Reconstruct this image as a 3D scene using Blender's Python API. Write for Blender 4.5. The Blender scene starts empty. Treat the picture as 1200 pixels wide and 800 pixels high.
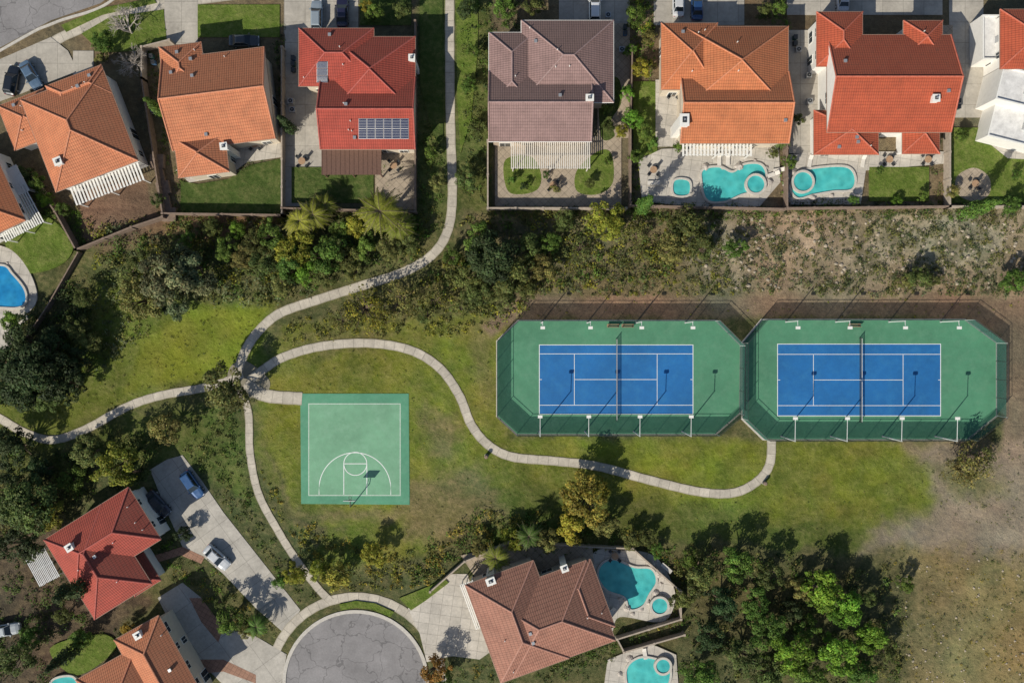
import bpy, math, random
import numpy as np
from mathutils import Vector, Matrix
random.seed(7); RNG=np.random.default_rng(7)
S=0.1325; LENS=28.0; H=159.0*LENS/36
def g(px,py,h=0.0):
    k=S*(H-h)/H
    return ((px-600)*k,(400-py)*k)
scene=bpy.context.scene
COL=scene.collection

# ---------------------------------------------------------------- materials
def nn(nt,t,**kw):
    n=nt.nodes.new(t)
    for k,v in kw.items(): setattr(n,k,v)
    return n
def newmat(name):
    m=bpy.data.materials.new(name); m.use_nodes=True
    nt=m.node_tree; b=nt.nodes['Principled BSDF']
    return m,nt,b
def math_n(nt,op,a,b=None,c=None,clamp=False):
    n=nt.nodes.new('ShaderNodeMath'); n.operation=op; n.use_clamp=clamp
    for i,x in enumerate((a,b,c)):
        if x is None: continue
        if isinstance(x,(int,float)): n.inputs[i].default_value=x
        else: nt.links.new(x,n.inputs[i])
    return n.outputs[0]
def mixc(nt,f,a,b,bt='MIX'):
    n=nt.nodes.new('ShaderNodeMix'); n.data_type='RGBA'; n.blend_type=bt
    if isinstance(f,(int,float)): n.inputs[0].default_value=f
    else: nt.links.new(f,n.inputs[0])
    for i,x in ((6,a),(7,b)):
        if isinstance(x,tuple): n.inputs[i].default_value=(*x[:3],1)
        else: nt.links.new(x,n.inputs[i])
    return n.outputs[2]
def noise_n(nt,vec,scale,detail=4,rough=.6):
    n=nt.nodes.new('ShaderNodeTexNoise'); n.inputs['Scale'].default_value=scale
    n.inputs['Detail'].default_value=detail; n.inputs['Roughness'].default_value=rough
    if vec is not None: nt.links.new(vec,n.inputs['Vector'])
    return n.outputs[0]
def maprange(nt,v,a,b,c,d):
    n=nt.nodes.new('ShaderNodeMapRange'); nt.links.new(v,n.inputs[0])
    for i,x in enumerate((a,b,c,d)): n.inputs[i+1].default_value=x
    return n.outputs[0]
def bump(nt,b,h,strength,dist):
    n=nt.nodes.new('ShaderNodeBump'); n.inputs['Strength'].default_value=strength
    n.inputs['Distance'].default_value=dist; nt.links.new(h,n.inputs['Height'])
    nt.links.new(n.outputs[0],b.inputs['Normal'])
def pos(nt): return nt.nodes.new('ShaderNodeNewGeometry').outputs['Position']

def basic(name,c,rough=.6,metal=0,var=.15,scale=3.0,bmp=0.0,fine=0.0):
    m,nt,b=newmat(name); p=pos(nt)
    n=noise_n(nt,p,scale,5,.65)
    f=maprange(nt,n,.3,.7,1-var,1+var)
    if fine>0:
        n2=noise_n(nt,p,scale*9,3,.7); f=math_n(nt,'MULTIPLY',f,maprange(nt,n2,.3,.7,1-fine,1+fine))
    cc=nt.nodes.new('ShaderNodeVectorMath'); cc.operation='SCALE'
    cc.inputs[0].default_value=c; nt.links.new(f,cc.inputs['Scale'])
    nt.links.new(cc.outputs[0],b.inputs['Base Color'])
    b.inputs['Roughness'].default_value=rough; b.inputs['Metallic'].default_value=metal
    if bmp>0: bump(nt,b,n,1,bmp)
    return m

def concrete(name,c,joint=3.0,rot=0.0,dark=.72,stain=.22,seed=0):
    m,nt,b=newmat(name); p=pos(nt)
    mp=nn(nt,'ShaderNodeMapping'); mp.inputs['Rotation'].default_value=(0,0,math.radians(rot)); mp.inputs['Location'].default_value=(seed*3.3,seed*1.7,0)
    nt.links.new(p,mp.inputs[0])
    n1=noise_n(nt,mp.outputs[0],.35,5,.6); n2=noise_n(nt,mp.outputs[0],2.2,6,.7); n3=noise_n(nt,mp.outputs[0],9,3,.7)
    f=math_n(nt,'MULTIPLY',maprange(nt,n1,.3,.7,1-stain,1+stain*.6),maprange(nt,n2,.25,.75,.82,1.14))
    f=math_n(nt,'MULTIPLY',f,maprange(nt,n3,.3,.7,.93,1.07))
    br=nn(nt,'ShaderNodeTexBrick'); nt.links.new(mp.outputs[0],br.inputs['Vector'])
    br.offset=0.0
    br.inputs['Scale'].default_value=1.0; br.inputs['Mortar Size'].default_value=.035
    br.inputs['Brick Width'].default_value=joint; br.inputs['Row Height'].default_value=joint
    br.inputs['Color1'].default_value=(1,1,1,1); br.inputs['Color2'].default_value=(.88,.88,.88,1); br.inputs['Mortar'].default_value=(dark*.8,)*3+(1,)
    br.inputs['Bias'].default_value=-.2
    col=mixc(nt,1.0,br.outputs['Color'],c,'MULTIPLY')
    v=nt.nodes.new('ShaderNodeVectorMath'); v.operation='SCALE'; nt.links.new(col,v.inputs[0]); nt.links.new(f,v.inputs['Scale'])
    nt.links.new(v.outputs[0],b.inputs['Base Color']); b.inputs['Roughness'].default_value=.85
    bump(nt,b,n3,.5,.01)
    return m
def pathmat(name,c):
    m,nt,b=newmat(name); p=pos(nt)
    uv=nn(nt,'ShaderNodeUVMap'); sep=nn(nt,'ShaderNodeSeparateXYZ'); nt.links.new(uv.outputs[0],sep.inputs[0])
    fr=math_n(nt,'FRACT',math_n(nt,'MULTIPLY',sep.outputs[0],1/1.6))
    j=math_n(nt,'LESS_THAN',fr,.055)
    slab=math_n(nt,'FLOOR',math_n(nt,'MULTIPLY',sep.outputs[0],1/1.6))
    wn=nn(nt,'ShaderNodeTexWhiteNoise',noise_dimensions='1D'); nt.links.new(slab,wn.inputs['W'])
    n1=noise_n(nt,p,.5,5,.65); n2=noise_n(nt,p,4,5,.7)
    f=math_n(nt,'MULTIPLY',maprange(nt,n1,.3,.7,.76,1.12),maprange(nt,n2,.3,.7,.87,1.1))
    f=math_n(nt,'MULTIPLY',f,maprange(nt,wn.outputs[0],0,1,.86,1.06))
    f=math_n(nt,'MULTIPLY',f,math_n(nt,'SUBTRACT',1,math_n(nt,'MULTIPLY',j,.35)))
    e=math_n(nt,'ABSOLUTE',math_n(nt,'SUBTRACT',sep.outputs[1],.5))
    e=math_n(nt,'ADD',e,math_n(nt,'MULTIPLY',math_n(nt,'SUBTRACT',n2,.5),.35))
    ed=maprange(nt,e,.36,.5,0,1)
    v=nt.nodes.new('ShaderNodeVectorMath'); v.operation='SCALE'; v.inputs[0].default_value=c; nt.links.new(f,v.inputs['Scale'])
    col=mixc(nt,math_n(nt,'MULTIPLY',ed,.55,clamp=True),v.outputs[0],(.16,.14,.08))
    nt.links.new(col,b.inputs['Base Color']); b.inputs['Roughness'].default_value=.88
    bump(nt,b,n2,.5,.01)
    return m
def asphalt(name,c):
    m,nt,b=newmat(name); p=pos(nt)
    n1=noise_n(nt,p,.22,5,.6); n2=noise_n(nt,p,3,6,.75); n3=noise_n(nt,p,14,2,.7)
    f=math_n(nt,'MULTIPLY',maprange(nt,n1,.3,.7,.8,1.2),maprange(nt,n2,.3,.7,.86,1.12))
    f=math_n(nt,'MULTIPLY',f,maprange(nt,n3,.3,.7,.88,1.12))
    vo=nn(nt,'ShaderNodeTexVoronoi',feature='DISTANCE_TO_EDGE'); vo.inputs['Scale'].default_value=.28
    nd=nn(nt,'ShaderNodeTexNoise'); nd.inputs['Scale'].default_value=.6; nt.links.new(p,nd.inputs['Vector'])
    va=nn(nt,'ShaderNodeVectorMath'); va.operation='MULTIPLY_ADD'; nt.links.new(nd.outputs['Color'],va.inputs[0]); va.inputs[1].default_value=(3,3,0); nt.links.new(p,va.inputs[2])
    nt.links.new(va.outputs[0],vo.inputs['Vector'])
    ck=math_n(nt,'LESS_THAN',vo.outputs['Distance'],.016)
    f=math_n(nt,'MULTIPLY',f,math_n(nt,'SUBTRACT',1,math_n(nt,'MULTIPLY',ck,.35)))
    v=nt.nodes.new('ShaderNodeVectorMath'); v.operation='SCALE'; v.inputs[0].default_value=c; nt.links.new(f,v.inputs['Scale'])
    nt.links.new(v.outputs[0],b.inputs['Base Color']); b.inputs['Roughness'].default_value=.9
    bump(nt,b,n3,.6,.01)
    return m
def courtmat(name,c,wear):
    m,nt,b=newmat(name); p=pos(nt)
    n1=noise_n(nt,p,.12,4,.55); n2=noise_n(nt,p,.9,6,.7); n3=noise_n(nt,p,11,3,.7)
    f=math_n(nt,'MULTIPLY',maprange(nt,n1,.3,.7,.86,1.14),maprange(nt,n2,.3,.7,.9,1.08))
    f=math_n(nt,'MULTIPLY',f,maprange(nt,n3,.3,.7,.92,1.08))
    v=nt.nodes.new('ShaderNodeVectorMath'); v.operation='SCALE'; v.inputs[0].default_value=c; nt.links.new(f,v.inputs['Scale'])
    n4=noise_n(nt,p,.5,8,.75)
    w=maprange(nt,n4,.48,.70,0,.55)
    col=mixc(nt,w,v.outputs[0],wear)
    nt.links.new(col,b.inputs['Base Color']); b.inputs['Roughness'].default_value=.75
    return m
def linemat(name,c,wear=.35):
    m,nt,b=newmat(name); p=pos(nt)
    n4=noise_n(nt,p,5,5,.75)
    f=maprange(nt,n4,.3,.7,1-wear,1.05)
    v=nt.nodes.new('ShaderNodeVectorMath'); v.operation='SCALE'; v.inputs[0].default_value=c; nt.links.new(f,v.inputs['Scale'])
    nt.links.new(v.outputs[0],b.inputs['Base Color']); b.inputs['Roughness'].default_value=.7
    return m
def rooftile(name,c,c2,dirt_shade=(.07,.05,.035),row=.46,colw=.33,cvar=.28):
    m,nt,b=newmat(name)
    uv=nn(nt,'ShaderNodeUVMap'); sep=nn(nt,'ShaderNodeSeparateXYZ'); nt.links.new(uv.outputs[0],sep.inputs[0])
    u=math_n(nt,'MULTIPLY',sep.outputs[0],1/colw); v=math_n(nt,'MULTIPLY',sep.outputs[1],1/row)
    fv=math_n(nt,'FRACT',v); fu=math_n(nt,'FRACT',u)
    cu=nn(nt,'ShaderNodeCombineXYZ'); nt.links.new(math_n(nt,'FLOOR',u),cu.inputs[0]); nt.links.new(math_n(nt,'FLOOR',v),cu.inputs[1])
    wn=nn(nt,'ShaderNodeTexWhiteNoise',noise_dimensions='2D'); nt.links.new(cu.outputs[0],wn.inputs['Vector'])
    p=pos(nt); n1=noise_n(nt,p,.45,5,.65); n2=noise_n(nt,p,2.2,5,.7)
    base=mixc(nt,math_n(nt,'MULTIPLY',wn.outputs[0],1.0),c,c2)
    f=math_n(nt,'MULTIPLY',maprange(nt,n1,.3,.7,.80,1.14),maprange(nt,wn.outputs[0],0,1,1-cvar*.5,1+cvar*.4))
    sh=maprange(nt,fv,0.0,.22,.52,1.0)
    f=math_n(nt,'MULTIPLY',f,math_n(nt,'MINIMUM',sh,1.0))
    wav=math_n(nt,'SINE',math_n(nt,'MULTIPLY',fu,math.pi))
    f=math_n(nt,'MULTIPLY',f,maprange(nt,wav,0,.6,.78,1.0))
    vs=nt.nodes.new('ShaderNodeVectorMath'); vs.operation='SCALE'; nt.links.new(base,vs.inputs[0]); nt.links.new(f,vs.inputs['Scale'])
    # patchy grime, plus shade painted into the colour of slopes facing away from sun
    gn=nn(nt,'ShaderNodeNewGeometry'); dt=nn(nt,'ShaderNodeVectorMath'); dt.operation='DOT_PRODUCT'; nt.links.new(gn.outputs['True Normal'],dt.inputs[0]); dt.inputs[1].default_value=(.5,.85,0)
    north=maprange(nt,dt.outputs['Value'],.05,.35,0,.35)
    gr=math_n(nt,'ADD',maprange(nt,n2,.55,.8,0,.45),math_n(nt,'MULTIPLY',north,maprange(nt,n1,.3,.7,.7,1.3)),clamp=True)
    col=mixc(nt,gr,vs.outputs[0],dirt_shade)
    nt.links.new(col,b.inputs['Base Color']); b.inputs['Roughness'].default_value=.8
    hh=math_n(nt,'ADD',math_n(nt,'MULTIPLY',wav,.6),math_n(nt,'MULTIPLY',math_n(nt,'SUBTRACT',1,fv),-.8))
    bump(nt,b,hh,.7,.06)
    M[name+'_cap']=basic(name+'_cap',tuple(min(1,q*.85+.04) for q in c),.8,var=.25,scale=3,fine=.2)
    return m
def leafmat(name):
    m,nt,b=newmat(name)
    at=nn(nt,'ShaderNodeAttribute',attribute_name='Col'); oi=nn(nt,'ShaderNodeObjectInfo')
    col=mixc(nt,1.0,at.outputs['Color'],oi.outputs['Color'],'MULTIPLY')
    nt.links.new(col,b.inputs['Base Color']); b.inputs['Roughness'].default_value=.65
    b.inputs['Specular IOR Level'].default_value=.25
    tr=nn(nt,'ShaderNodeBsdfTranslucent'); nt.links.new(col,tr.inputs[0])
    mx=nn(nt,'ShaderNodeMixShader'); mx.inputs[0].default_value=.3
    nt.links.new(b.outputs[0],mx.inputs[1]); nt.links.new(tr.outputs[0],mx.inputs[2])
    nt.links.new(mx.outputs[0],nt.nodes['Material Output'].inputs[0])
    return m
def groundmat(name,attr=True,c=None,c2=(.22,.165,.085),patch=.3):
    m,nt,b=newmat(name); p=pos(nt)
    n1=noise_n(nt,p,.25,6,.65); n2=noise_n(nt,p,1.4,6,.72); n3=noise_n(nt,p,7,4,.75)
    f=math_n(nt,'MULTIPLY',maprange(nt,n1,.3,.7,.80,1.2),maprange(nt,n2,.3,.7,.76,1.24))
    f=math_n(nt,'MULTIPLY',f,maprange(nt,n3,.28,.72,.62,1.38))
    v=nt.nodes.new('ShaderNodeVectorMath'); v.operation='SCALE'; nt.links.new(f,v.inputs['Scale'])
    pt=maprange(nt,math_n(nt,'ADD',math_n(nt,'MULTIPLY',n2,.5),math_n(nt,'MULTIPLY',noise_n(nt,p,.5,7,.7),.5)),.45,.6,0,1)
    if attr:
        at=nn(nt,'ShaderNodeAttribute',attribute_name='Col')
        base=mixc(nt,math_n(nt,'MULTIPLY',pt,at.outputs['Alpha'],clamp=True),at.outputs['Color'],c2)
    else:
        base=mixc(nt,math_n(nt,'MULTIPLY',pt,patch,clamp=True),c,c2)
    nt.links.new(base,v.inputs[0])
    nt.links.new(v.outputs[0],b.inputs['Base Color']); b.inputs['Roughness'].default_value=.95
    b.inputs['Specular IOR Level'].default_value=.15
    bump(nt,b,math_n(nt,'ADD',math_n(nt,'ADD',n3,n2),math_n(nt,'MULTIPLY',n1,5.0)),.9,.13)
    return m
def watermat(name,c,c2):
    m,nt,b=newmat(name); p=pos(nt)
    vo=nn(nt,'ShaderNodeTexVoronoi',feature='SMOOTH_F1'); vo.inputs['Scale'].default_value=1.1
    nt.links.new(p,vo.inputs['Vector'])
    n=noise_n(nt,p,.35,3,.6)
    col=mixc(nt,maprange(nt,n,.35,.65,0,1),c,c2)
    f=maprange(nt,vo.outputs['Distance'],.1,.8,.85,1.2)  # caustic-like light pattern painted into the water colour
    v=nt.nodes.new('ShaderNodeVectorMath'); v.operation='SCALE'; nt.links.new(col,v.inputs[0]); nt.links.new(f,v.inputs['Scale'])
    nt.links.new(v.outputs[0],b.inputs['Base Color']); b.inputs['Roughness'].default_value=.06
    bump(nt,b,noise_n(nt,p,3.5,3,.6),.5,.03)
    return m
def carpaint(name,c):
    m,nt,b=newmat(name); b.inputs['Base Color'].default_value=(*c,1); b.inputs['Roughness'].default_value=.3
    b.inputs['Metallic'].default_value=.2; b.inputs['Coat Weight'].default_value=1; b.inputs['Coat Roughness'].default_value=.08
    n=noise_n(nt,None,6,3,.5); r=maprange(nt,n,.3,.7,.25,.4); nt.links.new(r,b.inputs['Roughness'])
    return m
def meshfabric(name,c,op0,op1,scale):
    m,nt,bb=newmat(name); bb.inputs['Base Color'].default_value=(*c,1); bb.inputs['Roughness'].default_value=.85
    p=pos(nt); n=noise_n(nt,p,scale,2,.5); f=maprange(nt,n,.4,.6,op0,op1)
    tr=nn(nt,'ShaderNodeBsdfTransparent'); mx=nn(nt,'ShaderNodeMixShader'); nt.links.new(f,mx.inputs[0])
    nt.links.new(tr.outputs[0],mx.inputs[1]); nt.links.new(bb.outputs[0],mx.inputs[2]); nt.links.new(mx.outputs[0],nt.nodes['Material Output'].inputs[0]); return m

M={}
M['conc']=concrete('driveway_concrete',(.42,.385,.33),3.2,0,seed=1)
M['conc_r']=concrete('driveway_concrete_angled',(.44,.41,.36),3.6,-36,seed=2)
M['conc_w']=concrete('patio_pale_concrete',(.50,.46,.40),1.6,8,seed=3,stain=.2)
M['paver']=concrete('tan_pavers',(.38,.31,.23),.9,45,seed=4)
M['brick']=concrete('brick_pavers',(.33,.18,.12),.7,30,seed=5)
M['path']=pathmat('path_concrete',(.51,.46,.38))
M['kerb']=basic('kerb_concrete',(.48,.45,.4),.85,var=.15,fine=.1)
M['asph']=asphalt('asphalt',(.225,.215,.215))
M['court_g']=courtmat('court_green',(.066,.215,.122),(.12,.27,.17))
M['court_b']=courtmat('court_blue',(.008,.12,.335),(.025,.175,.38))
M['bball_g']=courtmat('sport_green',(.15,.33,.20),(.23,.41,.28))
M['bball_e']=courtmat('sport_green_edge',(.075,.255,.15),(.14,.32,.21))
M['line']=linemat('white_line',(.78,.80,.78),.2)
M['line_b']=linemat('worn_line',(.66,.72,.66),.4)
M['lawn']=groundmat('yard_lawn',False,(.11,.165,.026),patch=.3)
M['lawn_d']=groundmat('yard_lawn_dark',False,(.062,.10,.022),patch=.25)
M['ground']=groundmat('ground_mixed')
M['bark']=basic('bark',(.12,.085,.06),.9,var=.3,scale=6)
M['bark_p']=basic('bark_pale',(.42,.37,.32),.9,var=.2,scale=6)
M['leaf']=leafmat('foliage')
M['white']=basic('white_stucco',(.70,.68,.64),.85,var=.06,scale=1.5,fine=.04)
M['cream']=basic('cream_stucco',(.55,.48,.38),.85,var=.07,scale=1.5,fine=.04)
M['tan']=basic('tan_stucco',(.42,.33,.25),.85,var=.08,scale=1.5,fine=.04)
M['trim']=basic('white_trim',(.72,.71,.67),.6,var=.08)
M['gutter']=basic('eave_fascia',(.30,.2,.15),.7,var=.1)
M['glass']=basic('window_glass',(.02,.03,.04),.08,var=.1)
M['wall_b']=basic('block_wall',(.20,.145,.11),.9,var=.25,scale=2,fine=.2)
M['wall_c']=basic('pale_wall',(.36,.30,.24),.9,var=.2,scale=2,fine=.15)
M['metal']=basic('galvanised_metal',(.45,.46,.47),.4,metal=.6,var=.1)
M['pole']=basic('painted_pole',(.6,.62,.6),.45,var=.08)
M['dkmetal']=basic('dark_metal',(.05,.055,.06),.5,metal=.3,var=.1)
M['bin']=basic('green_plastic',(.02,.085,.075),.6,var=.1)
M['screen']=meshfabric('green_windscreen',(.03,.11,.09),.60,.82,14)
M['net']=meshfabric('net_mesh',(.03,.035,.035),.35,.75,30)
M['wood']=basic('brown_wood',(.13,.07,.05),.8,var=.2,scale=4)
M['wood2']=basic('tan_wood',(.35,.22,.13),.8,var=.2,scale=4)
M['solar']=basic('solar_cell',(.012,.02,.06),.15,var=.1)
M['stone']=basic('pool_stone',(.40,.36,.32),.85,var=.3,scale=2,bmp=.05,fine=.1)
M['rock']=basic('slope_rock',(.33,.28,.21),.9,var=.3,scale=3,fine=.2)
M['tyre']=basic('tyre_rubber',(.02,.02,.02),.8)
M['redl']=basic('tail_light',(.35,.01,.01),.3)
M['whl']=basic('head_light',(.75,.75,.75),.15)
M['water']=watermat('pool_water',(.05,.37,.37),(.09,.48,.45))
M['water_b']=watermat('pool_water_blue',(.015,.19,.42),(.03,.27,.5))
M['fabric_w']=basic('cream_fabric',(.60,.56,.50),.9,var=.1)
M['fabric_b']=basic('blue_fabric',(.04,.1,.2),.9,var=.06)
M['flat']=basic('white_flat_roof',(.62,.61,.59),.85,var=.2,scale=1,fine=.06)
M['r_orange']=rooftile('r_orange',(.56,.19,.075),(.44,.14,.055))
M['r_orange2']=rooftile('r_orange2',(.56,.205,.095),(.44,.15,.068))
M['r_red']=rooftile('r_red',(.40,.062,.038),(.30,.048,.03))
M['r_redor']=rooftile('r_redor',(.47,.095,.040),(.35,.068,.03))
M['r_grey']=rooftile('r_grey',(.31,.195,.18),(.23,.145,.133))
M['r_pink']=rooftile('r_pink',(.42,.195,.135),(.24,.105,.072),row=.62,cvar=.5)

# ---------------------------------------------------------------- mesh builder
class MB:
    def __init__(s): s.v=[]; s.f=[]; s.m=[]; s.uv=[]; s.mats=[]
    def mi(s,mat):
        if mat not in s.mats: s.mats.append(mat)
        return s.mats.index(mat)
    def face(s,pts,mat,uv=None):
        i=len(s.v); s.v+= [tuple(p) for p in pts]; s.f.append(tuple(range(i,i+len(pts)))); s.m.append(s.mi(mat)); s.uv.append(uv)
    def prism(s,poly,z0,z1,mat,side=None,bottom=False):
        a=sum(poly[i][0]*poly[(i+1)%len(poly)][1]-poly[(i+1)%len(poly)][0]*poly[i][1] for i in range(len(poly)))
        if a<0: poly=poly[::-1]
        s.face([(x,y,z1) for x,y in poly],mat)
        if bottom: s.face([(x,y,z0) for x,y in poly[::-1]],side or mat)
        n=len(poly)
        for i in range(n):
            x0,y0=poly[i]; x1,y1=poly[(i+1)%n]
            s.face([(x0,y0,z0),(x1,y1,z0),(x1,y1,z1),(x0,y0,z1)],side or mat)
    def box(s,c,size,mat,rot=0.0,M3=None):
        hx,hy,hz=[q/2 for q in size]; cr,sr=math.cos(rot),math.sin(rot)
        P=[]
        for z in(-hz,hz):
            for x,y in((-hx,-hy),(hx,-hy),(hx,hy),(-hx,hy)):
                if M3 is not None:
                    q=M3@Vector((x,y,z)); P.append((c[0]+q.x,c[1]+q.y,c[2]+q.z))
                else: P.append((c[0]+x*cr-y*sr,c[1]+x*sr+y*cr,c[2]+z))
        for f in((3,2,1,0),(4,5,6,7),(0,1,5,4),(1,2,6,5),(2,3,7,6),(3,0,4,7)): s.face([P[i] for i in f],mat)
    def tube(s,p0,p1,r0,r1,mat,n=8,cap=True):
        p0=Vector(p0);p1=Vector(p1); d=(p1-p0)
        if d.length<1e-5: return
        d.normalize(); a=d.orthogonal().normalized(); b=d.cross(a)
        A=[];B=[]
        for i in range(n):
            t=2*math.pi*i/n; o=a*math.cos(t)+b*math.sin(t); A.append(p0+o*r0); B.append(p1+o*r1)
        for i in range(n):
            j=(i+1)%n; s.face([A[i],A[j],B[j],B[i]],mat)
        if cap: s.face(B,mat); s.face(A[::-1],mat)
    def obj(s,name,parent=None,smooth=False,bevel=0):
        me=bpy.data.meshes.new(name); me.from_pydata(s.v,[],s.f)
        for m in s.mats: me.materials.append(m)
        me.polygons.foreach_set('material_index',s.m)
        if any(u is not None for u in s.uv):
            l=me.uv_layers.new(name='UVMap'); arr=[]
            for f,u in zip(s.f,s.uv):
                if u is None: arr+= [0.0,0.0]*len(f)
                else:
                    for q in u: arr+=[q[0],q[1]]
            l.data.foreach_set('uv',arr)
        if smooth: me.shade_smooth()
        me.update()
        o=bpy.data.objects.new(name,me); COL.objects.link(o)
        if parent is not None:
            o.parent=parent; o.matrix_parent_inverse=Matrix.Translation(parent.location).inverted()
        return o
def empty(name,x,y,z=0):
    e=bpy.data.objects.new(name,None); e.location=(x,y,z); e.empty_display_size=1; COL.objects.link(e); return e

def catmull(pts,closed=False,n=10):
    out=[]; N=len(pts)
    rng=range(N) if closed else range(N-1)
    for i in rng:
        if closed: p=[pts[(i+k-1)%N] for k in range(4)]
        else: p=[pts[max(0,min(N-1,i+k-1))] for k in range(4)]
        for j in range(n):
            t=j/n
            out.append(tuple(.5*((2*p[1][a])+(-p[0][a]+p[2][a])*t+(2*p[0][a]-5*p[1][a]+4*p[2][a]-p[3][a])*t*t+(-p[0][a]+3*p[1][a]-3*p[2][a]+p[3][a])*t**3) for a in (0,1)))
    if not closed: out.append(tuple(pts[-1]))
    return out

# ---------------------------------------------------------------- hard-surface mask (map units, 2-unit cells)
MW,MHh=700,500
GX,GY=np.meshgrid(np.arange(MW)*2-100,np.arange(MHh)*2-100)
MASK=np.zeros((MHh,MW),bool)
def pip(x,y,poly):
    ins=np.zeros(x.shape,bool); n=len(poly)
    for i in range(n):
        x0,y0=poly[i];x1,y1=poly[(i+1)%n]
        if y0==y1: continue
        c=((y0>y)!=(y1>y))&(x<(x1-x0)*(y-y0)/(y1-y0)+x0); ins^=c
    return ins
def sdist(x,y,poly,closed=True):
    d=np.full(x.shape,1e9); n=len(poly)
    for i in range(n if closed else n-1):
        x0,y0=poly[i];x1,y1=poly[(i+1)%n]; dx,dy=x1-x0,y1-y0; L=dx*dx+dy*dy+1e-9
        t=np.clip(((x-x0)*dx+(y-y0)*dy)/L,0,1); d=np.minimum(d,(x-x0-t*dx)**2+(y-y0-t*dy)**2)
    d=np.sqrt(d)
    if closed: d=np.where(pip(x,y,poly),-d,d)
    return d
def mark(poly): 
    global MASK
    MASK|=pip(GX,GY,poly)
def markline(pl,w):
    global MASK
    MASK|=sdist(GX,GY,pl,False)<w
def blocked(px,py):
    i=int((py+100)/2);j=int((px+100)/2)
    if 0<=i<MHh and 0<=j<MW: return MASK[i,j]
    return False

ZC=[0.016]
def nz(): ZC[0]+=.004; return ZC[0]
def sheet(name,poly,mat,smooth=False,hard=True,z=None):
    if smooth: poly=catmull(poly,True,8)
    if hard: mark(poly)
    b=MB(); b.prism([g(*p) for p in poly],-.05,z if z is not None else nz(),mat); return b.obj(name)
def R(x0,y0,x1,y1): return [(x0,y0),(x1,y0),(x1,y1),(x0,y1)]
def ribbon(name,pts,wpx,mat,z=None,mk=True,n=10):
    c=catmull(pts,False,n); z=z or nz()+.03
    if mk: markline(c,wpx/2+2)
    P=[Vector(g(*p)) for p in c]; w=wpx*S/2; b=MB(); Lf=[];Rt=[];U=[0]
    for i,p in enumerate(P):
        d=(P[min(i+1,len(P)-1)]-P[max(i-1,0)]).normalized(); nrm=Vector((-d.y,d.x)); ww=w*(1+.03*math.sin(i*1.7))
        Lf.append(p+nrm*ww);Rt.append(p-nrm*ww)
        if i: U.append(U[-1]+(p-P[i-1]).length)
    for i in range(len(P)-1):
        b.face([(*Rt[i],z),(*Rt[i+1],z),(*Lf[i+1],z),(*Lf[i],z)],mat,[(U[i],0),(U[i+1],0),(U[i+1],1),(U[i],1)])
        b.face([(*Rt[i],-.05),(*Rt[i+1],-.05),(*Rt[i+1],z),(*Rt[i],z)],mat)
        b.face([(*Lf[i+1],-.05),(*Lf[i],-.05),(*Lf[i],z),(*Lf[i+1],z)],mat)
    return b.obj(name)

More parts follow.
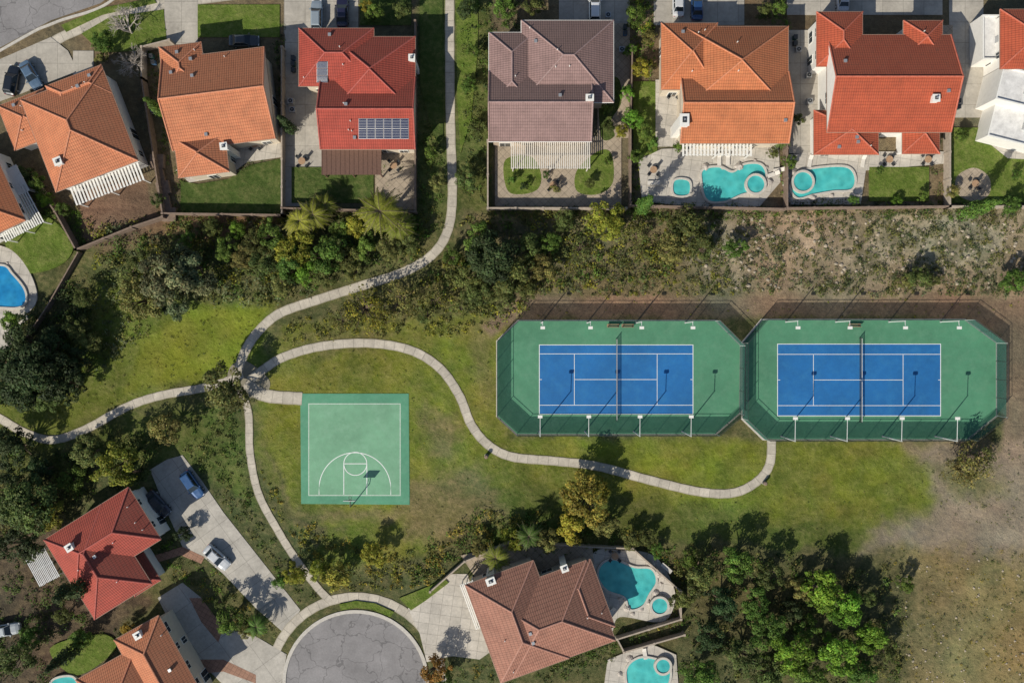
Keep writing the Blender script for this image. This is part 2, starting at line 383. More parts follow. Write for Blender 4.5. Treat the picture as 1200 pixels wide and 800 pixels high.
# ---------------------------------------------------------------- ground sheet
def vn(x,y,seed=0):
    ix=np.floor(x);iy=np.floor(y);fx=x-ix;fy=y-iy
    def h(a,b): 
        s=np.sin(a*127.1+b*311.7+seed*74.7)*43758.5453; return s-np.floor(s)
    fx=fx*fx*(3-2*fx);fy=fy*fy*(3-2*fy)
    return (h(ix,iy)*(1-fx)+h(ix+1,iy)*fx)*(1-fy)+(h(ix,iy+1)*(1-fx)+h(ix+1,iy+1)*fx)*fy
def fbm(x,y,seed=0,o=4):
    s=0;a=.5;t=0
    for i in range(o): s=s+a*vn(x*2**i,y*2**i,seed+i*13);t+=a;a*=.55
    return s/t
def build_ground():
    xs=np.concatenate([-np.geomspace(900,96,16),np.arange(-90,90.01,.34),np.geomspace(96,900,16)])
    ys=np.concatenate([-np.geomspace(900,72,16),np.arange(-66,66.01,.34),np.geomspace(72,900,16)])
    X,Y=np.meshgrid(xs,ys); nx,ny=len(xs),len(ys)
    px=X/S+600; py=400-Y/S
    wx=px+(fbm(px/35,py/35,1)-.5)*34+(fbm(px/9,py/9,2)-.5)*14
    wy=py+(fbm(px/35,py/35,3)-.5)*34+(fbm(px/9,py/9,4)-.5)*14
    C=np.zeros(X.shape+(4,)); C[...,:3]=(.075,.09,.034); C[...,3]=.4
    def paint(poly,col,al,soft=10,warp=1.0,amt=1.0,mod=None):
        x=px+(wx-px)*warp; y=py+(wy-py)*warp
        bx=[p[0] for p in poly];by=[p[1] for p in poly]
        sel=(x>min(bx)-60)&(x<max(bx)+60)&(y>min(by)-60)&(y<max(by)+60)
        d=sdist(x[sel],y[sel],poly); w=np.clip(.5-d/(2*soft),0,1); w=(w*w*(3-2*w)*amt)
        if mod is not None: w=w*mod[sel]
        w=w[:,None]
        C[sel]=C[sel]*(1-w)+np.array([*col,al])*w
    grass=(.162,.205,.022)
    patch1=np.clip((fbm(px/26,py/26,31)-.42)*5,0,1); patch2=np.clip((fbm(px/16,py/16,37)-.45)*6,0,1)
    paint(R(-300,-300,1500,246),(.14,.115,.07),.3,5,.2)
    paint([(488,-100),(576,-100),(576,250),(530,290),(488,280)],(.085,.115,.03),.3,6,.3)
    paint([(90,250),(640,250),(640,350),(560,350),(400,345),(300,345),(150,330),(80,330)],(.09,.105,.036),.45,12)
    paint([(110,240),(330,250),(330,268),(200,285),(120,300)],(.20,.125,.07),.3,10)
    paint([(-40,470),(60,440),(120,330),(200,350),(320,350),(300,430),(230,455),(150,478),(60,520),(-40,490)],(.115,.155,.025),.3,10)
    paint([(150,455),(165,400),(215,365),(310,358),(300,400),(270,430),(225,445)],grass,.1,8,.6)
    paint([(-40,505),(60,530),(150,490),(260,465),(290,500),(300,600),(220,530),(180,540),(60,560),(-40,560)],(.08,.115,.026),.3,10)
    PK=[(300,440),(330,385),(430,375),(600,370),(600,515),(890,515),(1180,520),(1140,600),(1030,640),(900,635),(760,620),(650,640),(560,600),(510,650),(440,660),(380,670),(330,600),(300,520)]
    paint(PK,(.13,.165,.024),.35,9,.7)
    paint([(330,430),(420,405),(500,420),(540,480),(560,540),(640,545),(590,570),(520,600),(490,600),(340,600),(310,520)],(.155,.185,.023),.3,12,1)
    paint([(500,385),(600,380),(585,500),(560,480),(530,420)],(.165,.19,.023),.2,10)
    paint([(620,515),(880,515),(895,540),(880,570),(820,570),(740,550),(620,530)],grass,.15,8,.5)
    paint([(700,560),(880,585),(920,560),(930,520),(1060,520),(1110,560),(1120,600),(1000,615),(850,600),(700,590)],(.15,.19,.023),.2,12)
    paint(PK,(.19,.18,.04),.3,9,.7,.45,patch1); paint(PK,(.09,.125,.024),.2,9,.7,.45,patch2)
    paint([(150,455),(165,400),(215,365),(310,358),(300,400),(270,430),(225,445)],(.18,.18,.035),.3,9,.7,.35,patch1)
    paint([(560,570),(700,570),(850,605),(1010,610),(1010,645),(880,645),(760,630),(560,640)],(.08,.11,.022),.25,12)  # darker grass band, with tree shade painted into its colour
    paint([(310,520),(345,600),(400,620),(370,650),(330,600)],(.10,.10,.042),.5,8)
    paint([(480,560),(560,550),(590,600),(520,640),(470,630)],(.15,.13,.065),.7,16,1,.75)
    paint([(340,400),(380,390),(450,385),(440,405),(370,412)],(.12,.11,.05),.6,10,1,.6)
    paint([(500,475),(535,490),(530,540),(505,530)],(.15,.125,.06),.6,12,1,.7)
    paint([(340,592),(480,594),(470,606),(345,604)],(.16,.13,.065),.6,8,1,.7)
    paint([(545,385),(580,385),(575,480),(556,450)],(.17,.15,.06),.5,10,1,.6)
    paint([(540,248),(1400,240),(1400,352),(620,352),(560,320)],(.14,.125,.065),.6,10)
    SL=[(790,244),(1400,236),(1400,345),(1080,348),(900,346),(830,330),(780,290)]
    paint(SL,(.35,.285,.19),.3,16)
    rid=1-np.abs(fbm((px+py*.35)/34,(py-px*.1)/70,51)-.5)*6; rid=np.clip(rid,0,1)
    paint(SL,(.46,.39,.28),.0,14,1,.55,patch1); paint(SL,(.16,.13,.08),.3,14,1,.7,np.clip(rid,0,1)*.8+.0); paint(SL,(.15,.135,.075),.4,12,1,.55,patch2)
    paint([(880,305),(1400,305),(1400,346),(880,346)],(.27,.215,.14),.3,14,1,.7)
    paint([(605,346),(1200,346),(1400,340),(1400,560),(1175,530),(1172,390),(1135,372),(610,372),(575,395),(560,385)],(.20,.15,.10),.15,5,.5)
    paint([(1050,520),(1175,515),(1400,480),(1400,720),(1180,690),(1060,640),(1010,650),(1020,620),(1120,590),(1100,560)],(.24,.185,.135),.35,16)
    paint([(1090,560),(1175,515),(1400,480),(1400,680),(1100,620)],(.28,.22,.16),.25,14)
    paint([(1050,645),(1400,660),(1400,1100),(1060,1100),(1070,740)],(.26,.20,.085),.5,14)
    paint([(1050,645),(1400,660),(1400,1100),(1060,1100)],(.15,.135,.06),.4,14,1,.5,patch2)
    paint([(1030,650),(1110,660),(1140,720),(1090,800),(1040,800)],(.15,.125,.06),.5,20,1,.7)
    paint([(1100,550),(1165,545),(1175,575),(1120,590)],(.13,.14,.05),.5,12,1,.8)
    paint([(760,640),(1060,650),(1060,1000),(760,1000)],(.085,.085,.035),.3,12)
    paint([(-100,600),(60,600),(180,700),(100,800),(-100,900)],(.08,.062,.042),.3,10)
    paint([(90,215),(170,205),(190,262),(150,285),(98,292)],(.17,.105,.07),.1,4,.3)
    k=.78+.44*fbm(px/60,py/60,9); k*=.84+.32*fbm(px/14,py/14,11)
    C[...,:3]*=k[...,None]
    hue=(fbm(px/70,py/70,21)-.5)[...,None]
    C[...,:3]*=1+hue*np.array([.6,.0,-.1])
    V=np.stack([X,Y,np.zeros_like(X)],-1).reshape(-1,3)
    idx=np.arange(nx*ny).reshape(ny,nx)
    Q=np.stack([idx[:-1,:-1],idx[:-1,1:],idx[1:,1:],idx[1:,:-1]],-1).reshape(-1,4)
    return quadmesh('ground',V,Q,C.reshape(-1,4),[M['ground']])
def quadmesh(name,V,Q,C,mats,mi=None,link=True,smooth=False):
    me=bpy.data.meshes.new(name)
    me.vertices.add(len(V)); me.vertices.foreach_set('co',np.ascontiguousarray(V,dtype=np.float32).ravel())
    me.loops.add(len(Q)*4); me.loops.foreach_set('vertex_index',np.ascontiguousarray(Q,dtype=np.int32).ravel())
    me.polygons.add(len(Q)); me.polygons.foreach_set('loop_start',np.arange(0,len(Q)*4,4,dtype=np.int32))
    for m in mats: me.materials.append(m)
    if mi is not None: me.polygons.foreach_set('material_index',np.asarray(mi,dtype=np.int32))
    me.update(calc_edges=True)
    if C is not None:
        a=me.color_attributes.new('Col','FLOAT_COLOR','POINT'); a.data.foreach_set('color',np.ascontiguousarray(C,dtype=np.float32).ravel())
    me.validate()
    if not link: return me
    o=bpy.data.objects.new(name,me); COL.objects.link(o); return o
build_ground()

# ---------------------------------------------------------------- roads and paths
sheet('road',[(-300,-300),(180,-300),(160,-30),(118,4),(60,24),(0,56),(-300,230)],M['asph'])
ribbon('kerb',[(-300,236),(0,60),(62,28),(122,7),(166,-30)],3,M['kerb'],z=.13)
ribbon('sidewalk',[(-300,262),(0,82),(40,62),(85,38),(150,14),(215,2),(330,-12)],12,M['path'])
cul=[(417+82*math.cos(t),800+82*math.sin(t)) for t in np.linspace(0,2*math.pi,72,endpoint=False)]
sheet('cul_de_sac_road',cul,M['asph'])
sheet('road',R(345,860,489,1400),M['asph'])
ribbon('kerb',[(417+84*math.cos(t),800+84*math.sin(t)) for t in np.linspace(-math.pi*1.12,.12*math.pi,40)],4,M['kerb'],z=.13,n=2)
ribbon('sidewalk',[(417+101*math.cos(t),800+101*math.sin(t)) for t in np.linspace(-math.pi*1.1,.1*math.pi,30)],11,M['path'],n=3)
P_A=[(527,-60),(527,0),(527,60),(528,150),(530,230),(524,272),(505,300),(470,320),(420,336),(370,352),(328,367),(303,388),(287,412),(278,438)]
P_B=[(285,438),(262,448),(235,455),(190,463),(150,476),(100,503),(62,515),(30,507),(0,490),(-60,455)]
P_C=[(292,446),(310,432),(333,418),(375,406),(430,402),(480,410),(515,431),(538,463),(552,497),(572,521),(600,535),(650,540),(700,546),(760,562),(820,576),(860,577),(888,563),(902,543),(904,514)]
P_D=[(288,448),(310,463),(354,467)]
P_E=[(270,440),(290,478),(293,530),(303,578),(325,620),(345,652),(372,688),(388,704)]
for p,w in((P_A,11),(P_B,10),(P_C,10.5),(P_D,15),(P_E,9)): ribbon('park_path',p,w,M['path'])
sheet('path_junction',[(270,430),(284,422),(300,430),(316,446),(312,462),(298,466),(284,462),(268,446)],M['path'],True)

sheet('driveway',[(176,550),(196,538),(214,533),(236,562),(262,600),(300,648),(352,714),(334,742),(300,712),(262,672),(236,650),(214,640),(196,600)],M['conc_r'])
sheet('driveway',[(185,700),(214,682),(236,700),(262,735),(300,745),(336,766),(330,800),(322,840),(270,810),(240,780),(215,760)],M['conc_r'])
sheet('driveway',[(478,712),(500,700),(528,672),(548,672),(556,700),(572,738),(582,758),(562,772),(530,768),(500,775),(492,742)],M['conc_w'])
sheet('front_walkway',[(176,652),(214,640),(240,652),(236,660),(212,650),(180,660)],M['brick'])
sheet('front_walkway',[(222,700),(236,700),(262,735),(256,752),(236,728)],M['brick'])
sheet('front_walkway',[(215,772),(262,772),(300,790),(300,800),(262,786),(220,790)],M['brick'])
for pl in (R(193,-60,232,52),R(333,-60,420,40),R(334,40,380,242),R(1112,-60,1152,138),R(655,-60,738,30),R(766,-60,872,30),R(922,-60,1104,18),R(86,60,110,90)):
    sheet('driveway',pl,M['conc'])
sheet('driveway',[(0,70),(60,44),(80,60),(92,84),(20,112),(-60,140),(-60,100)],M['conc'])
sheet('driveway',[(1104,30),(1116,30),(1116,140),(1104,150)],M['paver'])
sheet('patio',[(250,168),(330,150),(332,184),(290,190),(268,206),(222,214),(206,200)],M['conc_w'])
sheet('lawn',[(212,212),(232,216),(268,210),(292,194),(330,186),(331,252),(212,252)],M['lawn_d'])
sheet('lawn',R(232,6,328,44),M['lawn']); sheet('lawn',[(96,40),(130,20),(192,12),(196,50),(160,60),(120,62)],M['lawn'])
sheet('lawn',[(72,30),(120,10),(180,-2),(184,4),(120,18),(78,38)],M['lawn'])
sheet('lawn',R(422,-30,482,30),M['lawn_d'])
sheet('lawn',[(534,-60),(560,-60),(560,60),(552,140),(540,180),(536,120)],M['lawn'],hard=False)
sheet('lawn',[(492,-60),(519,-60),(519,120),(520,180),(505,150),(492,100)],M['lawn_d'],hard=False)
sheet('lawn',R(342,196,438,238),M['lawn_d']); sheet('patio',R(440,172,486,246),M['paver'])
sheet('patio',R(580,160,728,242),M['paver']); sheet('side_walkway',R(700,28,738,162),M['paver'])
sheet('lawn',[(592,188),(622,184),(634,204),(630,222),(610,228),(594,222)],M['lawn'],True)
sheet('lawn',[(676,200),(700,178),(716,180),(718,214),(700,228),(676,224)],M['lawn'],True)
sheet('planting_bed',[(704,100),(724,92),(728,120),(716,142),(720,160),(704,160)],M['lawn_d'],True)
sheet('lawn',R(742,96,770,182),M['lawn'])
sheet('patio',R(768,94,800,172),M['conc_w'])
sheet('patio',[(748,188),(775,175),(912,170),(914,214),(890,242),(820,244),(752,236)],M['conc_w'])
sheet('side_walkway',R(924,36,958,180),M['conc']); 
sheet('patio',[(920,182),(960,178),(1106,178),(1106,192),(1060,196),(1014,200),(1008,240),(920,240)],M['conc_w'])
sheet('lawn',R(1018,196,1088,236),M['lawn'])
sheet('lawn',R(1112,150,1290,238),M['lawn'])
sheet('patio',[(1120,208),(1140,197),(1158,208),(1158,228),(1140,236),(1122,228)],M['paver'],True)
sheet('patio',[(1150,130),(1300,130),(1300,192),(1180,186),(1160,170)],M['conc_w'])
sheet('lawn',[(8,272),(50,252),(84,282),(80,304),(52,318),(20,316)],M['lawn'],True)
sheet('patio',[(-30,294),(8,290),(34,316),(44,352),(20,372),(-30,366)],M['conc_w'],True)
sheet('patio',[(0,370),(12,376),(16,400),(0,412),(-30,400)],M['conc_w'],True)
sheet('patio',[(694,650),(730,644),(768,652),(790,690),(786,718),(770,728),(726,722),(716,740),(700,720)],M['conc_w'],True)
sheet('patio',[(712,772),(760,752),(792,766),(796,820),(790,860),(700,860)],M['conc_w'])
sheet('patio',[(540,650),(600,636),(694,640),(696,660),(640,668),(560,680)],M['paver'])
sheet('lawn',[(398,707),(417,703),(440,706),(462,716),(458,722),(436,713),(417,711),(400,714)],M['lawn'])
sheet('lawn',[(468,700),(505,685),(520,676),(526,682),(500,702),(482,714)],M['lawn'])
sheet('lawn',[(60,758),(120,742),(136,760),(90,790)],M['lawn'],True)

# ---------------------------------------------------------------- basketball half court
sheet('basketball_court',[(352,461),(479,461),(480,591),(353,590)],M['bball_e'],z=.06)
b=MB(); b.prism([g(*p) for p in [(361,472),(470,472),(470,581),(361,581)]],.05,.066,M['bball_g']); b.obj('basketball_court_surface')
def stroke(mb,pts,w,z,mat,closed=False):
    P=[Vector(g(*p)) for p in pts]; n=len(P)
    L=[];Rr=[]
    for i in range(n):
        a=P[(i-1)%n] if (closed or i>0) else P[i]; c=P[(i+1)%n] if (closed or i<n-1) else P[i]
        d1=(P[i]-a); d2=(c-P[i])
        d=(d1.normalized() if d1.length>0 else Vector((0,0)))+(d2.normalized() if d2.length>0 else Vector((0,0)))
        d.normalize(); nr=Vector((-d.y,d.x)); e=(d2 if d2.length>0 else d1).normalized(); k=abs(nr.dot(Vector((-e.y,e.x)))); k=max(k,.4)
        L.append(P[i]+nr*w/2/k);Rr.append(P[i]-nr*w/2/k)
    for i in range(n if closed else n-1):
        j=(i+1)%n; mb.face([(*Rr[i],z),(*Rr[j],z),(*L[j],z),(*L[i],z)],mat)
def arc(cx,cy,r,a0,a1,n=28): return [(cx+r*math.cos(t),cy-r*math.sin(t)) for t in np.linspace(math.radians(a0),math.radians(a1),n)]
b=MB()
stroke(b,[(362,473),(469,473),(469,580),(362,580)],.09,.072,M['line_b'],True)
stroke(b,[(374,579)]+[(374,570)]+arc(416,572,42,178,2)+[(458,570),(458,579)],.11,.076,M['line'])
stroke(b,[(403,579),(403,543),(430,543),(430,579)],.11,.080,M['line'])
stroke(b,arc(416.5,543,13.5,0,360,40)[:-1],.11,.084,M['line'],True)
b.obj('basketball_court_markings')
e=empty('basketball_hoop',*g(415,588)); x,y=g(415,589)
b=MB(); b.tube((x,y,0),(x,y,3.0),.08,.07,M['dkmetal']); b.tube((x,y,3.0),(x,y+1.0,3.3),.06,.05,M['dkmetal']); b.tube((x,y,2.2),(x,y+.9,2.9),.04,.04,M['dkmetal']); b.obj('post',e)
b=MB(); b.box((x,y+1.05,3.4),(1.8,.05,1.05),M['trim']); b.box((x,y+1.085,3.25),(.6,.012,.45),M['redl']); b.obj('backboard',e)
b=MB()
for i in range(20):
    a=2*math.pi*i/20;c=2*math.pi*(i+1)/20
    b.tube((x+.23*math.cos(a),y+1.4+.23*math.sin(a),3.05),(x+.23*math.cos(c),y+1.4+.23*math.sin(c),3.05),.02,.02,M['redl'],6)
    b.tube((x+.23*math.cos(a),y+1.4+.23*math.sin(a),3.03),(x+.15*math.cos(c),y+1.4+.15*math.sin(c),2.65),.008,.008,M['trim'],4)
b.obj('rim_and_net',e)

# ---------------------------------------------------------------- tennis courts
def tennis(oct_,blue,sy,sx,netx,cy,lb,lt):
    mark(oct_)
    cx0=sum(p[0] for p in oct_)/8; cy0=sum(p[1] for p in oct_)/8
    b=MB(); b.prism([g(cx0+(p[0]-cx0)*1.011,cy0+(p[1]-cy0)*1.022) for p in oct_],-.05,.05,M['kerb']); b.obj('court_kerb')
    b=MB(); b.prism([g(*p) for p in oct_],-.05,.06,M['court_g']); b.obj('tennis_court')
    x0,y0,x1,y1=blue
    b=MB(); b.prism([g(*p) for p in R(*blue)],.05,.065,M['court_b']); b.obj('tennis_court_surface')
    b=MB(); w=.10
    stroke(b,R(*blue),w,.070,M['line'],True)
    for yy in sy: stroke(b,[(x0,yy),(x1,yy)],w*.8,.074,M['line'])
    for xx in sx: stroke(b,[(xx,sy[0]),(xx,sy[1])],w*.8,.078,M['line'])
    stroke(b,[(sx[0],cy),(sx[1],cy)],w*.8,.082,M['line'])
    stroke(b,[(x0,cy),(x0+3,cy)],w*.8,.078,M['line']); stroke(b,[(x1-3,cy),(x1,cy)],w*.8,.078,M['line'])
    b.obj('tennis_court_markings')
    X,Y0=g(netx,y0-7); _,Y1=g(netx,y1+7)
    e=empty('tennis_net',X,(Y0+Y1)/2)
    b=MB(); b.face([(X,Y0,.07),(X,Y1,.07),(X,Y1,.98),(X,Y0,.98)],M['net']); b.obj('netting',e)
    b=MB(); b.box((X,(Y0+Y1)/2,1.0),(.05,abs(Y1-Y0),.06),M['trim']); b.box((X,(Y0+Y1)/2,.5),(.03,.06,.86),M['trim']); b.obj('headband',e)
    b=MB()
    for yy in(Y0,Y1): b.tube((X,yy,0),(X,yy,1.1),.06,.06,M['dkmetal'])
    b.obj('net_posts',e)
    e=empty('tennis_court_fence',*g(cx0,cy0)); P=[Vector(g(*p)) for p in oct_]
    s=MB(); ps=MB(); hgt=3.05
    for i in range(len(P)):
        a=P[i];c=P[(i+1)%len(P)];d=c-a;L=d.length;d.normalize();n=max(1,round(L/3.05))
        ang=math.atan2(d.y,d.x)
        s.face([(*(a+d*.03),.25),(*(c-d*.03),.25),(*(c-d*.03),2.65),(*(a+d*.03),2.65)],M['screen'])
        ps.tube((*a,hgt),(*c,hgt),.035,.035,M['dkmetal'],6); ps.tube((*a,.2),(*c,.2),.025,.025,M['dkmetal'],6)
        for k in range(n):
            q=a+d*L*k/n; ps.tube((q.x,q.y,0),(q.x,q.y,hgt),.04,.04,M['dkmetal'] if k else M['pole'],6)
    s.obj('windscreen',e); ps.obj('posts_and_rails',e)
    for (hx,hy,by,hh) in [(q,lb[1],lb[2],6.2) for q in lb[0]]+[(q,lt[1],lt[2],5.2) for q in lt[0]]:
        X,Yh=g(hx,hy,hh); _,Yb=g(hx,by,0)
        e=empty('court_light',X,Yb); b=MB()
        b.tube((X,Yb,0),(X,Yb,hh),.09,.07,M['pole']); b.tube((X,Yb,hh-.1),(X,Yh,hh+.05),.05,.045,M['pole'],6); b.tube((X,Yb,0),(X,Yb,.15),.18,.16,M['metal']); b.obj('pole',e)
        b=MB(); b.box((X,Yh,hh+.05),(.65,.42,.18),M['trim']); b.box((X,Yh,hh-.05),(.6,.32,.03),M['whl']); b.obj('lamp_head',e)
tennis([(608,376),(838,376),(867,405),(866,484),(838,508),(606,508),(583,487),(583,400)],(632,404,812,485),(414.5,474.5),(673,770),722,444.5,
       ([633,690,750,810],488,505.5),([636,692,752,812],384,378))
tennis([(893,375),(1130,375),(1167,402),(1167,487),(1133,514),(895,514),(870,490),(870,402)],(911,403,1102,487),(415,475),(953,1058),1007,445,
       ([932,993,1057,1122],490,511),([935,996,1061,1124],384,377))
def bench(px,py,rot,mat='wood2',name='park_bench',h=0.07):
    x,y=g(px,py); r=math.radians(rot); e=empty(name,x,y)
    def T(lx,ly): return (x+lx*math.cos(r)-ly*math.sin(r),y+lx*math.sin(r)+ly*math.cos(r))
    b=MB()
    for k in(-.15,0,.15): b.box((*T(0,k),h+.45),(1.9,.12,.04),M[mat],r)
    b.obj('seat',e); b=MB()
    for k in(.62,.78): b.box((*T(0,.27),h+k),(1.9,.04,.12),M[mat],r)
    b.obj('backrest',e); b=MB()
    for lx in(-.75,.75):
        b.box((*T(lx,0),h+.21),(.06,.42,.42),M['dkmetal'],r); b.box((*T(lx,.25),h+.42),(.06,.05,.84),M['dkmetal'],r)
    b.obj('legs',e)
bench(735,381.5,180); bench(718,381.5,180); bench(1000,381,180)
def bin_(px,py):
    x,y=g(px,py); b=MB(); b.tube((x,y,0),(x,y,.9),.26,.3,M['dkmetal'],14); b.tube((x,y,.9),(x,y,1.05),.32,.2,M['wall_b'],14); b.tube((x,y,.0),(x,y,.08),.32,.32,M['kerb'],14); b.obj('trash_bin')
bin_(895,565); bin_(570,534)

# ---------------------------------------------------------------- houses
class Blk:
    def __init__(s,cx,cy,w,h,axis='x',kind='hip',eave=5.4,pitch=24,rot=0):
        k=S*(H-eave)/H; s.c=Vector(g(cx,cy,eave)); s.w=w*k; s.d=h*k; s.axis=axis; s.kind=kind; s.e=eave; s.t=math.tan(math.radians(pitch)); s.r=math.radians(rot)
        if axis=='x': s.L,s.B=s.w,s.d; s.a=s.r
        else: s.L,s.B=s.d,s.w; s.a=s.r+math.pi/2
    def T(s,x,y,z): c,n=math.cos(s.a),math.sin(s.a); return (s.c.x+x*c-y*n,s.c.y+x*n+y*c,z)
    def loc(s,wx,wy): dx,dy=wx-s.c.x,wy-s.c.y; c,n=math.cos(-s.a),math.sin(-s.a); return dx*c-dy*n,dx*n+dy*c
    def inside(s,wx,wy,pad=0): x,y=s.loc(wx,wy); return abs(x)<s.L/2+pad and abs(y)<s.B/2+pad
    def z(s,wx,wy):
        x,y=s.loc(wx,wy)
        if abs(x)>s.L/2 or abs(y)>s.B/2: return -1
        q=s.B/2-abs(y)
        if s.kind=='hip':
            ins=min(s.B/2,s.L/2-.05); q=min(q,(s.L/2-abs(x))*(s.B/2)/ins)
        return s.e+q*s.t
def roofz(bl,wx,wy): return max(b.z(wx,wy) for b in bl)
def house(name,blocks,roof,wall='cream',chim=(),solar=(),vents=7,rot=0,seed=1,gut='gutter'):
    rs=random.Random(seed); bl=[]
    for q in blocks:
        q=dict(zip(('cx','cy','w','h','axis','kind','eave','pitch'),q)); bl.append(Blk(rot=rot,**q))
    for i,b_ in enumerate(bl): b_.e-=i*.045
    cx=sum(b.c.x for b in bl)/len(bl); cy=sum(b.c.y for b in bl)/len(bl); e=empty(name,cx,cy)
    rf=MB(); wl=MB(); cp=MB(); wi=MB()
    for b in bl:
        L,B,z0=b.L/2,b.B/2,b.e; zr=z0+B*b.t; ins=min(B,L-.05) if b.kind=='hip' else 0
        Rm=M[roof]; Cm=M[roof+'_cap']
        def slope(pts):
            P=[Vector(b.T(*p)) for p in pts]; n=(P[1]-P[0]).cross(P[2]-P[0]).normalized()
            if n.z<0: P=P[::-1]; n=-n
            dn=Vector((n.x,n.y,0)); 
            dn=(dn-n*dn.dot(n)).normalized() if dn.length>1e-4 else Vector((1,0,0)); au=n.cross(dn)
            rf.face(P,Rm,[(p.dot(au),p.dot(dn)) for p in P])
        slope([(-L,-B,z0),(L,-B,z0),(L-ins,0,zr),(-L+ins,0,zr)])
        slope([(L,B,z0),(-L,B,z0),(-L+ins,0,zr),(L-ins,0,zr)])
        if b.kind=='hip':
            slope([(L,-B,z0),(L,B,z0),(L-ins,0,zr)]); slope([(-L,B,z0),(-L,-B,z0),(-L+ins,0,zr)])
        C=[(-L,-B),(L,-B),(L,B),(-L,B)]
        for i in range(4):
            p,q=C[i],C[(i+1)%4]
            rf.face([b.T(*p,z0-.22),b.T(*q,z0-.22),b.T(*q,z0),b.T(*p,z0)],M[gut])
            if b.kind=='hip' or i%2==0:
                cp.tube(b.T(p[0]*1.004,p[1]*1.004,z0-.05),b.T(q[0]*1.004,q[1]*1.004,z0-.05),.06,.06,M[gut],6)
        rf.face([b.T(*p,z0-.22) for p in C[::-1]],M[gut])
        def cap(p,q): cp.tube(b.T(p[0],p[1],p[2]+.02),b.T(q[0],q[1],q[2]+.02),.12,.12,Cm,6)
        if 2*(L-ins)>.3: cap((-L+ins,0,zr),(L-ins,0,zr))
        if b.kind=='hip':
            for sx in(-1,1):
                for sy in(-1,1): cap((sx*L,sy*B,z0),(sx*(L-ins),0,zr))
        else:
            for sx in(-1,1):
                for sy in(-1,1): cap((sx*(L-.08),sy*B,z0),(sx*(L-.08),0,zr))
        io=.65; w0,w1=L-io,B-io; zt=z0-.2
        wp=[(-w0,-w1),(w0,-w1),(w0,w1),(-w0,w1)]
        for i in range(4):
            p,q=wp[i],wp[(i+1)%4]; wl.face([b.T(*p,-.05),b.T(*q,-.05),b.T(*q,zt),b.T(*p,zt)],M[wall])
        if b.kind=='gable':
            for sx in(-1,1): wl.face([b.T(sx*(L-.02),-B,z0),b.T(sx*(L-.02),B,z0),b.T(sx*(L-.02),0,zr-.03)],M[wall])
        for i in range(4):
            p,q=Vector(wp[i]),Vector(wp[(i+1)%4]); d=q-p; ln=d.length; d.normalize(); out=Vector((d.y,-d.x)); n=int(ln//3.2)
            ang=b.a+math.atan2(d.y,d.x)
            for k in range(n):
                t=(k+.5)/n*ln; c=p+d*t
                for zc in ([1.5,4.0] if b.e>4.5 else [1.5]):
                    W=b.T(c.x+out.x*.3,c.y+out.y*.3,zc)
                    if any(o is not b and o.inside(W[0],W[1],.2) for o in bl) or rs.random()<.3: continue
                    ww=rs.choice([.9,1.2,1.6]); hh=1.15 if zc>2 else rs.choice([1.3,2.0]); zz=zc if hh<1.9 else 1.05
                    c1=b.T(c.x+out.x*.03,c.y+out.y*.03,zz); c2=b.T(c.x+out.x*.05,c.y+out.y*.05,zz)
                    wi.box(c1,(ww+.2,.1,hh+.2),M['trim'],ang); wi.box(c2,(ww,.1,hh),M['glass'],ang)
                    wi.box(b.T(c.x+out.x*.065,c.y+out.y*.065,zz),(.05,.1,hh),M['trim'],ang)
    rf.obj('roof',e); wl.obj('walls',e); cp.obj('ridge_caps_and_gutters',e); wi.obj('windows',e)
    for (px,py,w,d) in chim:
        x,y=g(px,py,6.8); z=max(roofz(bl,x,y),b.e)
        c=MB(); c.box((x,y,(z+.7)/2),(w,d,z+.7),M['white'],bl[0].r); c.box((x,y,z+.76),(w+.2,d+.2,.12),M['trim'],bl[0].r)
        c.box((x,y,z+.87),(w*.5,d*.5,.1),M['dkmetal'],bl[0].r); c.tube((x,y,z+.9),(x,y,z+1.15),.12,.15,M['metal'],8); c.obj('chimney',e)
    v=MB(); k=0; tries=0
    while k<vents and tries<200:
        tries+=1; b=bl[rs.randrange(len(bl))]; x=rs.uniform(-b.L/2+.8,b.L/2-.8);y=rs.uniform(-b.B/2+.8,b.B/2-.8); W=b.T(x,y,0); z=roofz(bl,W[0],W[1])
        if abs(z-b.z(W[0],W[1]))>.01: continue
        if rs.random()<.6: v.tube((W[0],W[1],z-.1),(W[0],W[1],z+.4),.07,.07,M['trim'],8)
        else: v.box((W[0],W[1],z+.12),(.45,.45,.3),M['metal'],b.a)
        k+=1
    if vents: v.obj('roof_vents',e)
